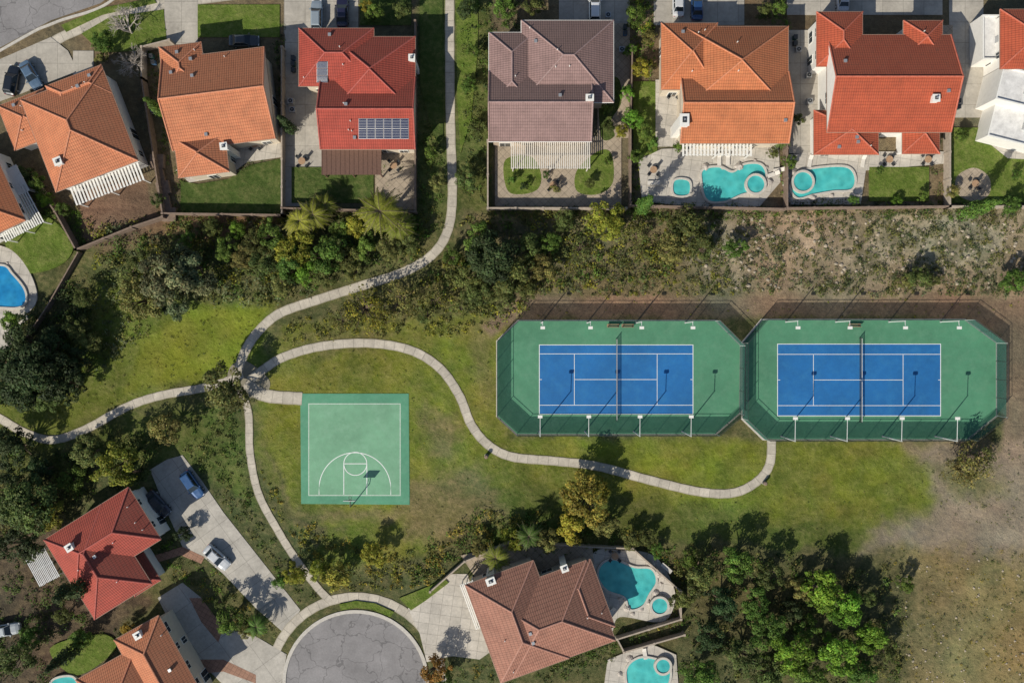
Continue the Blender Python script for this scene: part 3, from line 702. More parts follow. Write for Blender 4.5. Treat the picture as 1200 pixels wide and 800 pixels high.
    for (x0,y0,x1,y1,nx,ny) in solar:
        s=MB(); zc=roofz(bl,*g((x0+x1)/2,(y0+y1)/2,6.2))
        def zat(u,v):
            z=zc
            for _ in range(4): wx,wy=g(u,v,z); z=max(roofz(bl,wx,wy),5)+.12
            return Vector((wx,wy,z))
        for i in range(nx):
            for j in range(ny):
                u0=x0+(x1-x0)*i/nx;u1=x0+(x1-x0)*(i+1)/nx;v0=y0+(y1-y0)*j/ny;v1=y0+(y1-y0)*(j+1)/ny
                pts=[zat(uu,vv) for (uu,vv) in((u0+.5,v1-.5),(u1-.5,v1-.5),(u1-.5,v0+.5),(u0+.5,v0+.5))]
                s.face(pts,M['solar']); cc=sum(pts,Vector())/4
                out=[cc+(p-cc)*1.06+Vector((0,0,-.02)) for p in pts]; s.face(out,M['metal'])
                low=[p-Vector((0,0,.05)) for p in out]
                for a in range(4): s.face([low[a],low[(a+1)%4],out[(a+1)%4],out[a]],M['metal'])
                for a in(1,2,3,4,5):
                    t=a/6; A=pts[0].lerp(pts[3],t)+Vector((0,0,.006));Bp=pts[1].lerp(pts[2],t)+Vector((0,0,.006)); o=(pts[3]-pts[0]).normalized()*.012
                    s.face([A-o,Bp-o,Bp+o,A+o],M['metal'])
        s.obj('solar_panels',e)
    for b in bl:
        P=[b.T(sx*b.L/2,sy*b.B/2,0) for sx,sy in((-1,-1),(1,-1),(1,1),(-1,1))]
        mark([(p[0]/S+600,400-p[1]/S) for p in P])
    return e
N='tile_roof_house'
house(N,[(93,153,103,115,'y'),(34,140,58,56,'x','hip',3.6),(92,105,70,36,'x')],'r_orange2','white',[(70,190,1.0,1.0)],rot=21,seed=2)
house(N,[(256,116,122,108,'x','gable'),(236,182,60,46,'y'),(214,80,50,56,'y')],'r_orange2','cream',[(260,170,.9,.9)],rot=7,seed=3)
house(N,[(431,133,112,84,'x','gable'),(437,88,99,90,'y'),(394,67,88,68,'x')],'r_red','cream',[(482,66,.8,.8)],solar=[(420,139,479,163,6,2),(371,72,384,97,1,3)],seed=4,vents=10)
house(N,[(633,125,121,82,'x','gable'),(665,72,108,96,'x'),(600,82,54,88,'y')],'r_grey','tan',[(690,118,1,.8)],seed=5,gut='trim')
house(N,[(861,126,128,84,'x','gable'),(862,80,124,98,'y'),(808,66,66,78,'x')],'r_orange','cream',[(801,142,1.2,1.6)],seed=6)
house(N,[(1042,98,146,114,'x','gable'),(984,46,54,64,'y'),(1082,46,46,44,'y'),(992,155,76,52,'y','hip',3.5),(1080,157,44,46,'y','hip',3.5)],'r_redor','white',[(1092,118,.9,.9)],seed=7)
hw=house(N,[(1215,46,86,70,'x')],'r_redor','white',rot=0,seed=8,vents=2)
def flatroof(parent,cx,cy,w,h,rot,hz):
    x,y=g(cx,cy,hz); k=S*(H-hz)/H; w*=k;h*=k; r=math.radians(rot); b=MB()
    b.box((x,y,hz/2-.15),(w,h,hz-.3),M['white'],r); b.box((x,y,hz-.25),(w-.3,h-.3,.2),M['flat'],r)
    for s in(-1,1):
        b.box((x-math.sin(r)*s*(h/2-.1),y+math.cos(r)*s*(h/2-.1),hz-.05),(w+.06,.22,.5),M['trim'],r)
        b.box((x+math.cos(r)*s*(w/2-.1),y+math.sin(r)*s*(w/2-.1),hz-.04),(.22,h-.44,.46),M['trim'],r)
    b.box((x+.5,y-.4,hz+.2),(.9,.9,.8),M['metal'],r)
    b.obj('flat_roof_wing',parent)
flatroof(hw,1166,44,30,52,0,3.4); flatroof(hw,1200,104,60,40,-14,5.2); flatroof(hw,1198,146,74,46,-14,3.3)
mark(R(1150,15,1300,180))
house(N,[(120,632,117,72,'x'),(115,658,79,110,'y'),(160,668,36,50,'y','hip',3.6)],'r_red','white',[(84,640,.9,.9)],rot=32,seed=10)
house(N,[(187,784,60,112,'y'),(143,812,80,80,'x')],'r_orange2','cream',[(160,745,.9,.9)],rot=29,seed=11)
house(N,[(606,728,85,122,'y'),(644,725,128,100,'x'),(683,703,50,84,'y','hip',5.2)],'r_pink','cream',[(575,682,1.2,.9),(662,668,.9,.9)],rot=20,seed=12)
house(N,[(-32,232,90,100,'y')],'r_orange','white',rot=25,seed=13)

def pergola(name,cx,cy,w,h,rot,hz,mat,solid=False,n=16,axis='x'):
    x,y=g(cx,cy,hz); k=S*(H-hz)/H; w*=k;h*=k; r=math.radians(rot); e=empty(name,x,y)
    def T(a,b_): return (x+a*math.cos(r)-b_*math.sin(r),y+a*math.sin(r)+b_*math.cos(r))
    b=MB()
    for sx in(-1,0,1):
        for sy in(-1,1): b.box((*T(sx*(w/2-.25),sy*(h/2-.25)),hz/2-.1),(.16,.16,hz-.2),M[mat],r)
    b.obj('posts',e); b=MB()
    for sy in(-1,0,1): b.box((*T(0,sy*(h/2-.25)),hz-.1),(w,.1,.2),M[mat],r)
    b.obj('beams',e); b=MB()
    if solid: b.box((*T(0,0),hz+.08),(w,h,.08),M[mat],r)
    L_,W_=(w,h); rs=random.Random(int(cx))
    for i in range(n):
        t=-L_/2+.05+(L_-.1)*i/(n-1); b.box((*T(t,rs.uniform(-.04,.04)),hz+.14),(.09 if solid else L_/n*rs.uniform(.5,.62),W_,.05),M[mat],r+rs.uniform(-.01,.01))
    b.obj('slats',e)
pergola('pergola',125,213,84,28,21,2.8,'trim',n=22)
pergola('patio_cover',412,189,70,32,0,2.9,'wood',True,n=14)
pergola('pergola',645,181,92,34,0,2.8,'fabric_w',n=40)
pergola('pergola',18,250,50,50,28,2.8,'trim',n=18)
pergola('patio_cover',14,215,30,34,28,2.8,'trim',True,n=10)
pergola('pergola',50,664,26,38,28,2.6,'metal',n=14)
pergola('pergola',840,176,80,14,0,2.8,'trim',n=20)
pergola('patio_cover',556,708,16,56,20,2.8,'trim',n=8)

# ---------------------------------------------------------------- walls and fences
def wall(name,pts,h=1.8,t=.16,mat='wall_b',mk=True):
    P=[Vector(g(*p)) for p in pts]; b=MB()
    for i in range(len(P)-1):
        a,c=P[i],P[i+1]; d=c-a; L=d.length; m=(a+c)/2; an=math.atan2(d.y,d.x)
        b.box((m.x,m.y,h/2),(L-t*1.02 if L>1 else L,t,h),M[mat],an); b.box((m.x,m.y,h+.032),(L-t*1.3,t+.06,.06),M[mat],an)
        n=int(L//4)
        for k in range(1,n): q=a.lerp(c,k/n); b.box((q.x,q.y,h/2+.04),(t*2,t*2,h+.1),M[mat],an)
    for p in P: b.box((p.x,p.y,h/2+.06),(t*2.1,t*2.1,h+.14),M[mat],0)
    if mk: markline(pts,2)
    b.obj(name)
W_='garden_wall'
wall(W_,[(172,96),(196,252),(334,254)]); wall(W_,[(334,60),(334,254)],mat='wall_c'); wall(W_,[(334,246),(488,250),(488,30)])
wall(W_,[(572,168),(572,246),(732,246)],mat='wall_c'); wall(W_,[(739,60),(737,150),(737,240)]); wall(W_,[(737,243),(916,247)],mat='wall_b')
wall(W_,[(918,40),(918,246),(1106,244)],mat='wall_b'); wall(W_,[(1108,60),(1106,150),(1106,244),(1290,244)],mat='wall_c')
wall(W_,[(96,294),(72,250),(40,205)],mat='wall_b'); wall(W_,[(96,294),(160,268),(196,256)],mat='wall_b')
wall(W_,[(96,297),(60,360),(20,420),(-40,470)],h=1.2,t=.12,mat='wall_b')
wall(W_,[(204,52),(172,60),(172,96)],mat='wall_c')
wall(W_,[(505,690),(545,655),(600,632),(690,638),(740,640),(796,690),(796,722),(722,745),(730,760),(800,740)],h=1.3,mat='wall_c')
wall(W_,[(150,700),(176,684)],h=1.4,mat='wall_c')
wall('retaining_wall',[(186,190),(200,252)],h=.6,t=1.0,mat='wall_b')
def ac(px,py,rot=0):
    x,y=g(px,py); r=math.radians(rot); e=empty('air_conditioner',x,y)
    b=MB(); b.box((x,y,.06),(1.0,1.0,.12),M['kerb'],r); b.box((x,y,.5),(.8,.8,.76),M['metal'],r); b.obj('casing',e)
    b=MB(); b.tube((x,y,.88),(x,y,.91),.32,.32,M['dkmetal'],16); b.tube((x,y,.91),(x,y,.95),.08,.08,M['metal'],10); b.obj('fan_grille',e)
for q in((342,120),(344,130),(728,60),(946,90),(947,120),(182,130),(712,20),(1112,100),(934,60)): ac(*q)
def wheelie(px,py,rot,c):
    x,y=g(px,py); r=math.radians(rot); b=MB(); b.box((x,y,.52),(.55,.6,.9),M[c],r); b.box((x,y,1.0),(.6,.68,.08),M['dkmetal'],r)
    for s in(-1,1): b.box((x+math.cos(r)*s*.25-math.sin(r)*.32,y+math.sin(r)*s*.25+math.cos(r)*.32,.12),(.06,.2,.2),M['tyre'],r)
    b.obj('wheelie_bin')
for q in((345,70,0,'fabric_b'),(345,77,0,'bin'),(345,84,0,'dkmetal'),(732,34,0,'bin'),(732,41,0,'fabric_b'),(930,46,0,'bin'),(930,53,0,'dkmetal'),(1120,120,0,'fabric_b'),(1120,127,0,'bin'),(180,68,10,'bin'),(182,75,10,'fabric_b')): wheelie(*q)
def rocks(name,poly,n,r0,r1,seed):
    rs=random.Random(seed); b=MB(); bx=[p[0] for p in poly];by=[p[1] for p in poly]; k=0
    while k<n:
        px,py=rs.uniform(min(bx),max(bx)),rs.uniform(min(by),max(by))
        if not pip(np.array([px]),np.array([py]),poly)[0] or blocked(px,py): k+=.2; continue
        k+=1; x,y=g(px,py); r=rs.uniform(r0,r1); m=6; off=[rs.uniform(.7,1.25) for _ in range(m)]; pr=None
        for zz,sc in((-.1,1),(.35,.95),(.7,.5)):
            cur=[(x+r*sc*off[i]*math.cos(2*math.pi*i/m),y+r*sc*off[i]*math.sin(2*math.pi*i/m),zz*r) for i in range(m)]
            if pr:
                for i in range(m): b.face([pr[i],pr[(i+1)%m],cur[(i+1)%m],cur[i]],M['rock'])
            pr=cur
        b.face(pr,M['rock'])
    b.obj(name)
rocks('slope_rocks',[(800,256),(1200,252),(1200,340),(830,340)],260,.08,.35,3)
rocks('slope_rocks',[(1040,660),(1200,650),(1200,800),(1050,800)],120,.06,.22,4)

# ---------------------------------------------------------------- pools
def pool(name,pts,mat='water',spa=None,rocks=0,seed=0):
    rs=random.Random(seed); c=catmull(pts,True,10); mark(c); P=[Vector(g(*p)) for p in c]; cen=sum(P,Vector((0,0)))/len(P)
    e=empty(name,cen.x,cen.y)
    def ring(P,zt,wd,mt):
        b=MB(); n=len(P)
        a=sum(P[i].x*P[(i+1)%n].y-P[(i+1)%n].x*P[i].y for i in range(n))
        if a<0: P=P[::-1]
        O=[]
        for i in range(n):
            d=(P[(i+1)%n]-P[i-1]).normalized(); O.append(P[i]+Vector((d.y,-d.x))*wd)
        for i in range(n):
            j=(i+1)%n
            b.face([(*O[i],zt),(*O[j],zt),(*P[j],zt),(*P[i],zt)],mt); b.face([(*P[i],zt),(*P[j],zt),(*P[j],.05),(*P[i],.05)],mt); b.face([(*O[j],zt),(*O[i],zt),(*O[i],-.02),(*O[j],-.02)],mt)
        return b
    top=ZC[0]+.05
    w=MB(); w.face([(*p,top+.01) for p in (P if sum(P[i].x*P[(i+1)%len(P)].y-P[(i+1)%len(P)].x*P[i].y for i in range(len(P)))>0 else P[::-1])],M[mat]); w.obj('water',e)
    ring(P,top+.16,.32,M['kerb']).obj('coping',e)
    if spa:
        sx,sy,sr=spa; cx,cy=g(sx,sy); r=sr*S
        Q=[Vector((cx+r*math.cos(t),cy+r*math.sin(t))) for t in np.linspace(0,2*math.pi,28,endpoint=False)]
        b=MB(); b.face([(*p,top+.38) for p in Q],M[mat]); b.obj('spa_water',e); ring(Q,top+.5,.35,M['kerb']).obj('spa_wall',e)
    if rocks:
        b=MB()
        for k in range(rocks):
            p=P[int((k/rocks*.55+seed*.13)%1*len(P))]; d=(p-cen).normalized(); q=p+d*rs.uniform(.4,1.0); rr=rs.uniform(.35,.7)
            n=8; rings=[(0,1),(.35,1.05),(.7,.7),(.95,.25)]; pr=None
            off=[rs.uniform(.75,1.2) for _ in range(n)]
            for zz,sc in rings:
                cur=[(q.x+rr*sc*off[i]*math.cos(2*math.pi*i/n),q.y+rr*sc*off[(i+2)%n]*math.sin(2*math.pi*i/n),zz*rr*rs.uniform(.9,1.1)) for i in range(n)]
                if pr:
                    for i in range(n): b.face([pr[i],pr[(i+1)%n],cur[(i+1)%n],cur[i]],M['stone'])
                pr=cur
            b.face(pr,M['stone'])
        b.obj('rocks',e)
pool('swimming_pool',[(822,212),(824,200),(842,197),(858,203),(872,194),(890,194),(896,206),(888,222),(868,228),(848,236),(828,234)],spa=(884,217,10),rocks=6,seed=1)
pool('swimming_pool',[(934,204),(958,198),(990,197),(1000,208),(996,222),(975,224),(952,228),(934,232),(926,220)],spa=(939,214,11),rocks=8,seed=4)
pool('swimming_pool',[(704,662),(718,655),(742,664),(762,666),(768,680),(760,694),(752,708),(738,712),(732,698),(712,690),(702,676)],spa=(772,708,9),rocks=9,seed=2)
pool('swimming_pool',[(734,784),(748,770),(770,772),(784,782),(780,804),(760,820),(740,812)],spa=(776,778,8),rocks=5,seed=5)
pool('swimming_pool',[(-30,318),(4,312),(16,322),(30,340),(30,356),(12,360),(-30,352)],'water_b',rocks=4,seed=6)
pool('hot_tub',[(790,213),(797,211),(806,213),(808,220),(806,228),(798,230),(790,228),(788,220)],'water')
pool('swimming_pool',[(64,796),(86,792),(92,806),(80,820),(60,816)],'water')

def lounge(px,py,rot):
    x,y=g(px,py); r=math.radians(rot); e=empty('lounge_chair',x,y)
    def T(a,b_): return (x+a*math.cos(r)-b_*math.sin(r),y+a*math.sin(r)+b_*math.cos(r))
    z=.22
    b=MB(); b.box((*T(-.25,0),z+.2),(1.3,.62,.08),M['fabric_w'],r)
    m=Matrix.Rotation(r,3,'Z')@Matrix.Rotation(math.radians(-35),3,'Y'); b.box((*T(.65,0),z+.42),(.7,.62,.08),M['fabric_w'],M3=m); b.obj('cushion',e)
    b=MB()
    for a in(-.8,.3):
        for c in(-.27,.27): b.box((*T(a,c),z/2+.08),(.06,.06,z+.2),M['dkmetal'],r)
    b.obj('legs',e)
for q in((842,188,90),(852,188,90),(905,205,20),(912,200,10),(1010,190,80),(716,716,60),(780,664,-40),(755,764,100),(948,190,80),(30,375,30),(765,215,0)): lounge(*q)
def patioset(px,py):
    x,y=g(px,py); e=empty('patio_table_set',x,y); b=MB(); b.tube((x,y,.70),(x,y,.75),.55,.55,M['wood2'],18); b.tube((x,y,.05),(x,y,.7),.06,.06,M['dkmetal'],8); b.tube((x,y,.05),(x,y,.12),.3,.25,M['dkmetal'],12); b.obj('table',e)
    b=MB()
    for i in range(4):
        a=math.pi/4+i*math.pi/2; cx,cy=x+.95*math.cos(a),y+.95*math.sin(a)
        b.box((cx,cy,.45),(.45,.45,.06),M['dkmetal'],a); b.box((cx+.22*math.cos(a),cy+.22*math.sin(a),.7),(.05,.45,.5),M['dkmetal'],a)
        for u in(-.18,.18):
            for v in(-.18,.18): b.box((cx+u*math.cos(a)-v*math.sin(a),cy+u*math.sin(a)+v*math.cos(a),.21),(.04,.04,.42),M['dkmetal'],a)
    b.obj('chairs',e)
for q in((462,195),(648,218),(788,110),(765,200),(1140,216),(300,170),(720,650),(355,190),(1085,188),(1040,188)): patioset(*q)

# ---------------------------------------------------------------- cars
def car(px,py,rot,c,suv=False,name='parked_car'):
    x,y=g(px,py,.8); r=math.radians(rot); e=empty(name,x,y); z0=.1
    pm=carpaint('car_paint',c); hr=1.62 if suv else 1.42
    def T(a,b_,z): return (x+a*math.cos(r)-b_*math.sin(r),y+a*math.sin(r)+b_*math.cos(r),z+z0)
    st=[(-2.35,.62,.62),(-2.28,.80,.86),(-2.0,.88,.98 if not suv else 1.05),(-1.3,.92,1.0),(-.4,.93,.98),(.6,.93,.97),(1.0,.92,.95),(1.7,.89,.86),(2.15,.80,.74),(2.33,.60,.60)]
    b=MB(); pr=None
    for (a,w,zt) in st:
        cur=[(w*.86,.22),(w*.98,.32),(w,.58),(w*.97,zt-.12),(w*.86,zt-.02),(w*.45,zt+.02),(-w*.45,zt+.02),(-w*.86,zt-.02),(-w*.97,zt-.12),(-w,.58),(-w*.98,.32),(-w*.86,.22)]
        cur=[T(a,q[0],q[1]) for q in cur]
        if pr:
            for i in range(12): b.face([pr[i],cur[i],cur[(i+1)%12],pr[(i+1)%12]],pm)
        else: b.face(cur,pm)
        pr=cur
    b.face(pr[::-1],pm); o=b.obj('body',e)
    if suv: lo=(-2.1,1.0);hi=(-1.85,.25)
    else: lo=(-1.75,1.05);hi=(-1.1,.25)
    zb=.93
    A=[(lo[0],.8),(lo[0],-.8),(lo[1],-.8),(lo[1],.8)];B=[(hi[0],.6),(hi[0],-.6),(hi[1],-.6),(hi[1],.6)]
    gl=MB()
    for i in range(4):
        j=(i+1)%4; gl.face([T(*A[i],zb),T(*A[j],zb),T(*B[j],hr),T(*B[i],hr)],M['glass'])
    gl.obj('windows',e)
    rf=MB()
    prv=[T(hi[0]-.05,.63,hr-.02),T(hi[0]-.05,-.63,hr-.02),T(hi[1]+.05,-.63,hr-.02),T(hi[1]+.05,.63,hr-.02)]
    t2=[T(hi[0]+.12,.50,hr+.05),T(hi[0]+.12,-.50,hr+.05),T(hi[1]-.12,-.50,hr+.05),T(hi[1]-.12,.50,hr+.05)]
    for i in range(4): rf.face([prv[i],prv[(i+1)%4],t2[(i+1)%4],t2[i]],pm)
    rf.face(t2,pm)
    for i in range(4): rf.tube(T(*A[i],zb),T(B[i][0],B[i][1],hr),.05,.045,pm,6)
    m=(lo[0]+lo[1])/2-.05
    for s in(-1,1): rf.tube(T(m,s*.81,zb),T(m,s*.62,hr),.04,.04,pm,6)
    for s in(-1,1):
        rf.box(T(.85,s*.98,.98),(.16,.2,.14),pm,r)
    rf.obj('roof_and_pillars',e)
    wh=MB()
    for a in(-1.42,1.4):
        for s in(-1,1):
            wh.tube(T(a,s*.70,.24),T(a,s*.93,.24),.33,.33,M['tyre'],18); wh.tube(T(a,s*.93,.24),T(a,s*.945,.24),.2,.18,M['metal'],12)
    wh.obj('wheels',e)
    li=MB()
    for s in(-1,1):
        li.box(T(2.2,s*.6,.62),(.16,.3,.12),M['whl'],r); li.box(T(-2.27,s*.62,.72),(.12,.26,.14),M['redl'],r)
    li.box(T(2.30,0,.48),(.1,.7,.16),M['dkmetal'],r); li.obj('lights_and_grille',e)
car(225,568,-56,(.03,.09,.22),True); car(185,590,-48,(.02,.025,.045)); car(254,653,-42,(.5,.52,.54)); car(197,748,-60,(.012,.014,.02),True)
car(371,18,90,(.28,.33,.37),True); car(401,14,90,(.02,.02,.05)); car(697,8,90,(.7,.7,.7),True); car(14,94,80,(.015,.018,.025),True); car(36,88,-60,(.1,.16,.24))
car(817,6,90,(.02,.06,.16)); car(795,2,90,(.6,.6,.6)); car(6,738,10,(.35,.38,.4)); car(988,-4,90,(.5,.5,.52)); car(286,48,0,(.05,.055,.06))

# ---------------------------------------------------------------- vegetation
def leafquads(cen,rad,cnt,size,col,rng,up=.5,shell=.55,jit=.3):
    idx=np.repeat(np.arange(len(cen)),cnt); m=len(idx)
    d=rng.normal(size=(m,3)); d/=np.linalg.norm(d,axis=1)[:,None]
    rr=shell+(1-shell)*rng.random(m)**.7; rr*=rng.uniform(.85,1.12,m)
    p=cen[idx]+d*rr[:,None]*rad[idx]
    n=d*.75+rng.normal(size=(m,3))*.35+np.array([-.05,-.05,up]); n/=np.linalg.norm(n,axis=1)[:,None]
    t=np.cross(n,rng.normal(size=(m,3))); t/=np.linalg.norm(t,axis=1)[:,None]+1e-9; b=np.cross(n,t)
    s=(np.broadcast_to(size,(len(cen),))[idx]*rng.uniform(.55,1.35,m))[:,None]
    V=np.stack([p-t*s,p-b*s*.6,p+t*s,p+b*s*.6],1).reshape(-1,3)
    c=col[idx]*rng.uniform(1-jit,1+jit,(m,1)); c[:,0]*=rng.uniform(.85,1.25,m)
    C=np.concatenate([np.clip(c,0,2),np.ones((m,1))],1); C=np.repeat(C,4,axis=0)
    return V,C
def tubeq(segs,n=6):
    V=[];
    for (p0,p1,r0,r1) in segs:
        p0=Vector(p0);p1=Vector(p1);d=(p1-p0).normalized();a=d.orthogonal().normalized();b=d.cross(a)
        for i in range(n):
            t0=2*math.pi*i/n;t1=2*math.pi*(i+1)/n
            o0=a*math.cos(t0)+b*math.sin(t0);o1=a*math.cos(t1)+b*math.sin(t1)
            V+= [p0+o0*r0,p0+o1*r0,p1+o1*r1,p1+o0*r1]
    return np.array([tuple(v) for v in V]).reshape(-1,3)
def assemble(name,leafV,leafC,trunk,bark='bark'):
    Vt=tubeq(trunk) if trunk else np.zeros((0,3)); V=np.concatenate([leafV,Vt]) if leafV is not None else Vt
    C=np.ones((len(V),4)); 
    if leafV is not None: C[:len(leafV)]=leafC
    nq=len(V)//4; nl=(len(leafV)//4) if leafV is not None else 0
    mi=np.zeros(nq,int); mi[nl:]=1
    return quadmesh(name,V,np.arange(nq*4).reshape(-1,4),C,[M['leaf'],M[bark]],mi,link=False)
def broad(seed,Rr=4.0,top=6.5,nc=34,lc=150,ls=.17,shape=.62,sparse=False):
    rng=np.random.default_rng(seed); cen=[];rad=[];seg=[]
    base=top*.25; cz=top*.6
    seg.append(((0,0,-.1),(rng.normal()*.15,rng.normal()*.15,base),.32,.22))
    lob=rng.uniform(.68,1.15,7); ph=rng.uniform(0,6.28)
    for k in range(nc):
        a=rng.uniform(0,6.283); q=math.sqrt(rng.random()); ed=np.interp(((a+ph)%6.283)/6.283*7,range(8),list(lob)+[lob[0]])
        x,y=Rr*.86*q*ed*math.cos(a),Rr*.86*q*ed*math.sin(a)
        zt=cz+(top-cz)*math.sqrt(max(0,1-(q)**2))*rng.uniform(.35,1.0)-(.0 if rng.random()<.6 else rng.uniform(0,1.6))
        r=Rr*rng.uniform(.15,.31)*(1.1-.35*q); cen.append((x,y,zt)); rad.append((r,r,r*.8))
    cen=np.array(cen);rad=np.array(rad)
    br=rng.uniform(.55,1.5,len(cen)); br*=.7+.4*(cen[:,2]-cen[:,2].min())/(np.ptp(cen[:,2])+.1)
    cnt=(lc*(rad[:,0]/(Rr*.25))**2).astype(int); 
    if sparse: cnt=(cnt*.5).astype(int)
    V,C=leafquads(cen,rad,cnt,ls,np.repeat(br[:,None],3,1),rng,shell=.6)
    for c in cen[rng.permutation(len(cen))[:14]]:
        m=Vector((c[0]*.45,c[1]*.45,base+(c[2]-base)*.5)); seg.append(((0,0,base*.95),tuple(m),.15,.09)); seg.append((tuple(m),tuple(c),.09,.03))
    return assemble('tree_crown',V,C,seg)
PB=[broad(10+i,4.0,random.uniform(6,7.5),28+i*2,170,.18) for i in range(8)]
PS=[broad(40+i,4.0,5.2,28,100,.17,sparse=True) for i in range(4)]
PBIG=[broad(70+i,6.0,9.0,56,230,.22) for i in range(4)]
def cyp(seed):
    rng=np.random.default_rng(seed); zs=np.linspace(.5,6.0,16); cen=np.array([(rng.normal()*.12,rng.normal()*.12,z) for z in zs]); r=.75*np.sin(np.clip((6.6-zs)/6.6,0,1)*1.5)+.12
    V,C=leafquads(cen,np.stack([r,r,r*.8],1),150,.10,np.repeat(rng.uniform(.7,1.2,(16,1)),3,1),rng); return assemble('cypress',V,C,[((0,0,0),(0,0,5),.12,.05)])
PC=[cyp(5),cyp(6)]
def palm(seed,ht=5):
    rng=np.random.default_rng(seed); Vs=[];Cs=[];seg=[((0,0,-.1),(.1,.05,ht*.5),.22,.17),((.1,.05,ht*.5),(.15,0,ht),.17,.2)]
    for k in range(26):
        a=k*2.4; el=rng.uniform(-.1,1.0); Lr=rng.uniform(2.0,3.0); pts=[]
        for j in range(9):
            t=j/8; rad=Lr*t*math.cos(el*(1-t*.5)); z=ht+Lr*(math.sin(el)*t-0.75*t*t)
            pts.append(np.array((.15+rad*math.cos(a),rad*math.sin(a),z)))
        for j in range(8):
            p,q=pts[j],pts[j+1]; d=(q-p)/np.linalg.norm(q-p); sd=np.cross(d,(0,0,1)); sd/=np.linalg.norm(sd)+1e-9
            for u in(0,.5):
                pp=p+(q-p)*u; ln=.34*math.sin(math.pi*min(.97,(j+u)/8+.1))+.06
                for s in(-1,1):
                    tip=pp+sd*s*ln+d*ln*.7-np.array((0,0,.22*ln)); w=d*.08
                    Vs+= [pp-w,pp+w,tip+w*.4,tip-w*.4]; c=rng.uniform(.7,1.3); Cs+= [(c,c,c,1)]*4
            seg.append((tuple(p),tuple(q),.03,.025))
    return assemble('palm',np.array(Vs),np.array(Cs),seg)
PP=[palm(1,4.5),palm(2,3.5),palm(3,4.0)]
def bare(seed):
    rs=random.Random(seed); seg=[]
    def br(p,d,L,r,lv):
        q=p+d*L; seg.append((tuple(p),tuple(q),r,r*.65))
        if lv==0: return
        for k in range(rs.choice([2,3,3])):
            nd=(d+Vector((rs.gauss(0,.55),rs.gauss(0,.55),rs.gauss(0,.3)))).normalized(); br(p+d*L*rs.uniform(.6,1),nd,L*rs.uniform(.62,.82),r*.6,lv-1)
    for k in range(5): br(Vector((0,0,.5)),Vector((rs.gauss(0,.6),rs.gauss(0,.6),1)).normalized(),1.5,.14,5)
    seg.append(((0,0,-.1),(0,0,.6),.2,.16))
    return assemble('bare',None,None,seg,'bark_p')
PBARE=[bare(3),bare(8)]
COLS={'oak':(.10,.13,.034),'olive':(.165,.175,.05),'grey':(.135,.165,.078),'yg':(.25,.26,.032),'green':(.095,.17,.028),'bright':(.13,.25,.026),'dark':(.045,.075,.025),'ylw':(.31,.26,.045),'org':(.30,.16,.035)}
def tree(px,py,rpx,kind='oak',col='oak',name=None,seed=None):
    rs=random.Random(int(px*31+py*17)); r=rpx*S
    if kind=='b': me=rs.choice(PB); base=4.0; nm='broadleaf_tree'; hh=4.5
    elif kind=='s': me=rs.choice(PS); base=4.0; nm='sparse_tree'; hh=3.5
    elif kind=='B': me=rs.choice(PBIG); base=6.0; nm='oak_tree'; hh=5.5
    elif kind=='c': me=rs.choice(PC); base=.9; nm='cypress_tree'; hh=5
    elif kind=='p': me=rs.choice(PP); base=2.5; nm='palm_tree'; hh=4
    else: me=rs.choice(PBARE); base=3.2; nm='bare_tree'; hh=3
    sc=r/base; x,y=g(px,py,min(hh*sc,8))
    o=bpy.data.objects.new(name or nm,me); o.location=(x,y,0); zs=sc**.7 if kind in 'B' else sc
    if kind in('b','s'): zs=max(sc,sc**.8)
    if kind=='p': zs=max(sc,.7)
    o.scale=(sc*rs.uniform(.95,1.08),sc*rs.uniform(.95,1.08),zs); o.rotation_euler=(0,0,rs.uniform(0,6.28))
    c=COLS[col]; k=rs.uniform(.8,1.2); o.color=(c[0]*k*rs.uniform(.85,1.15),c[1]*k,c[2]*k,1); COL.objects.link(o)
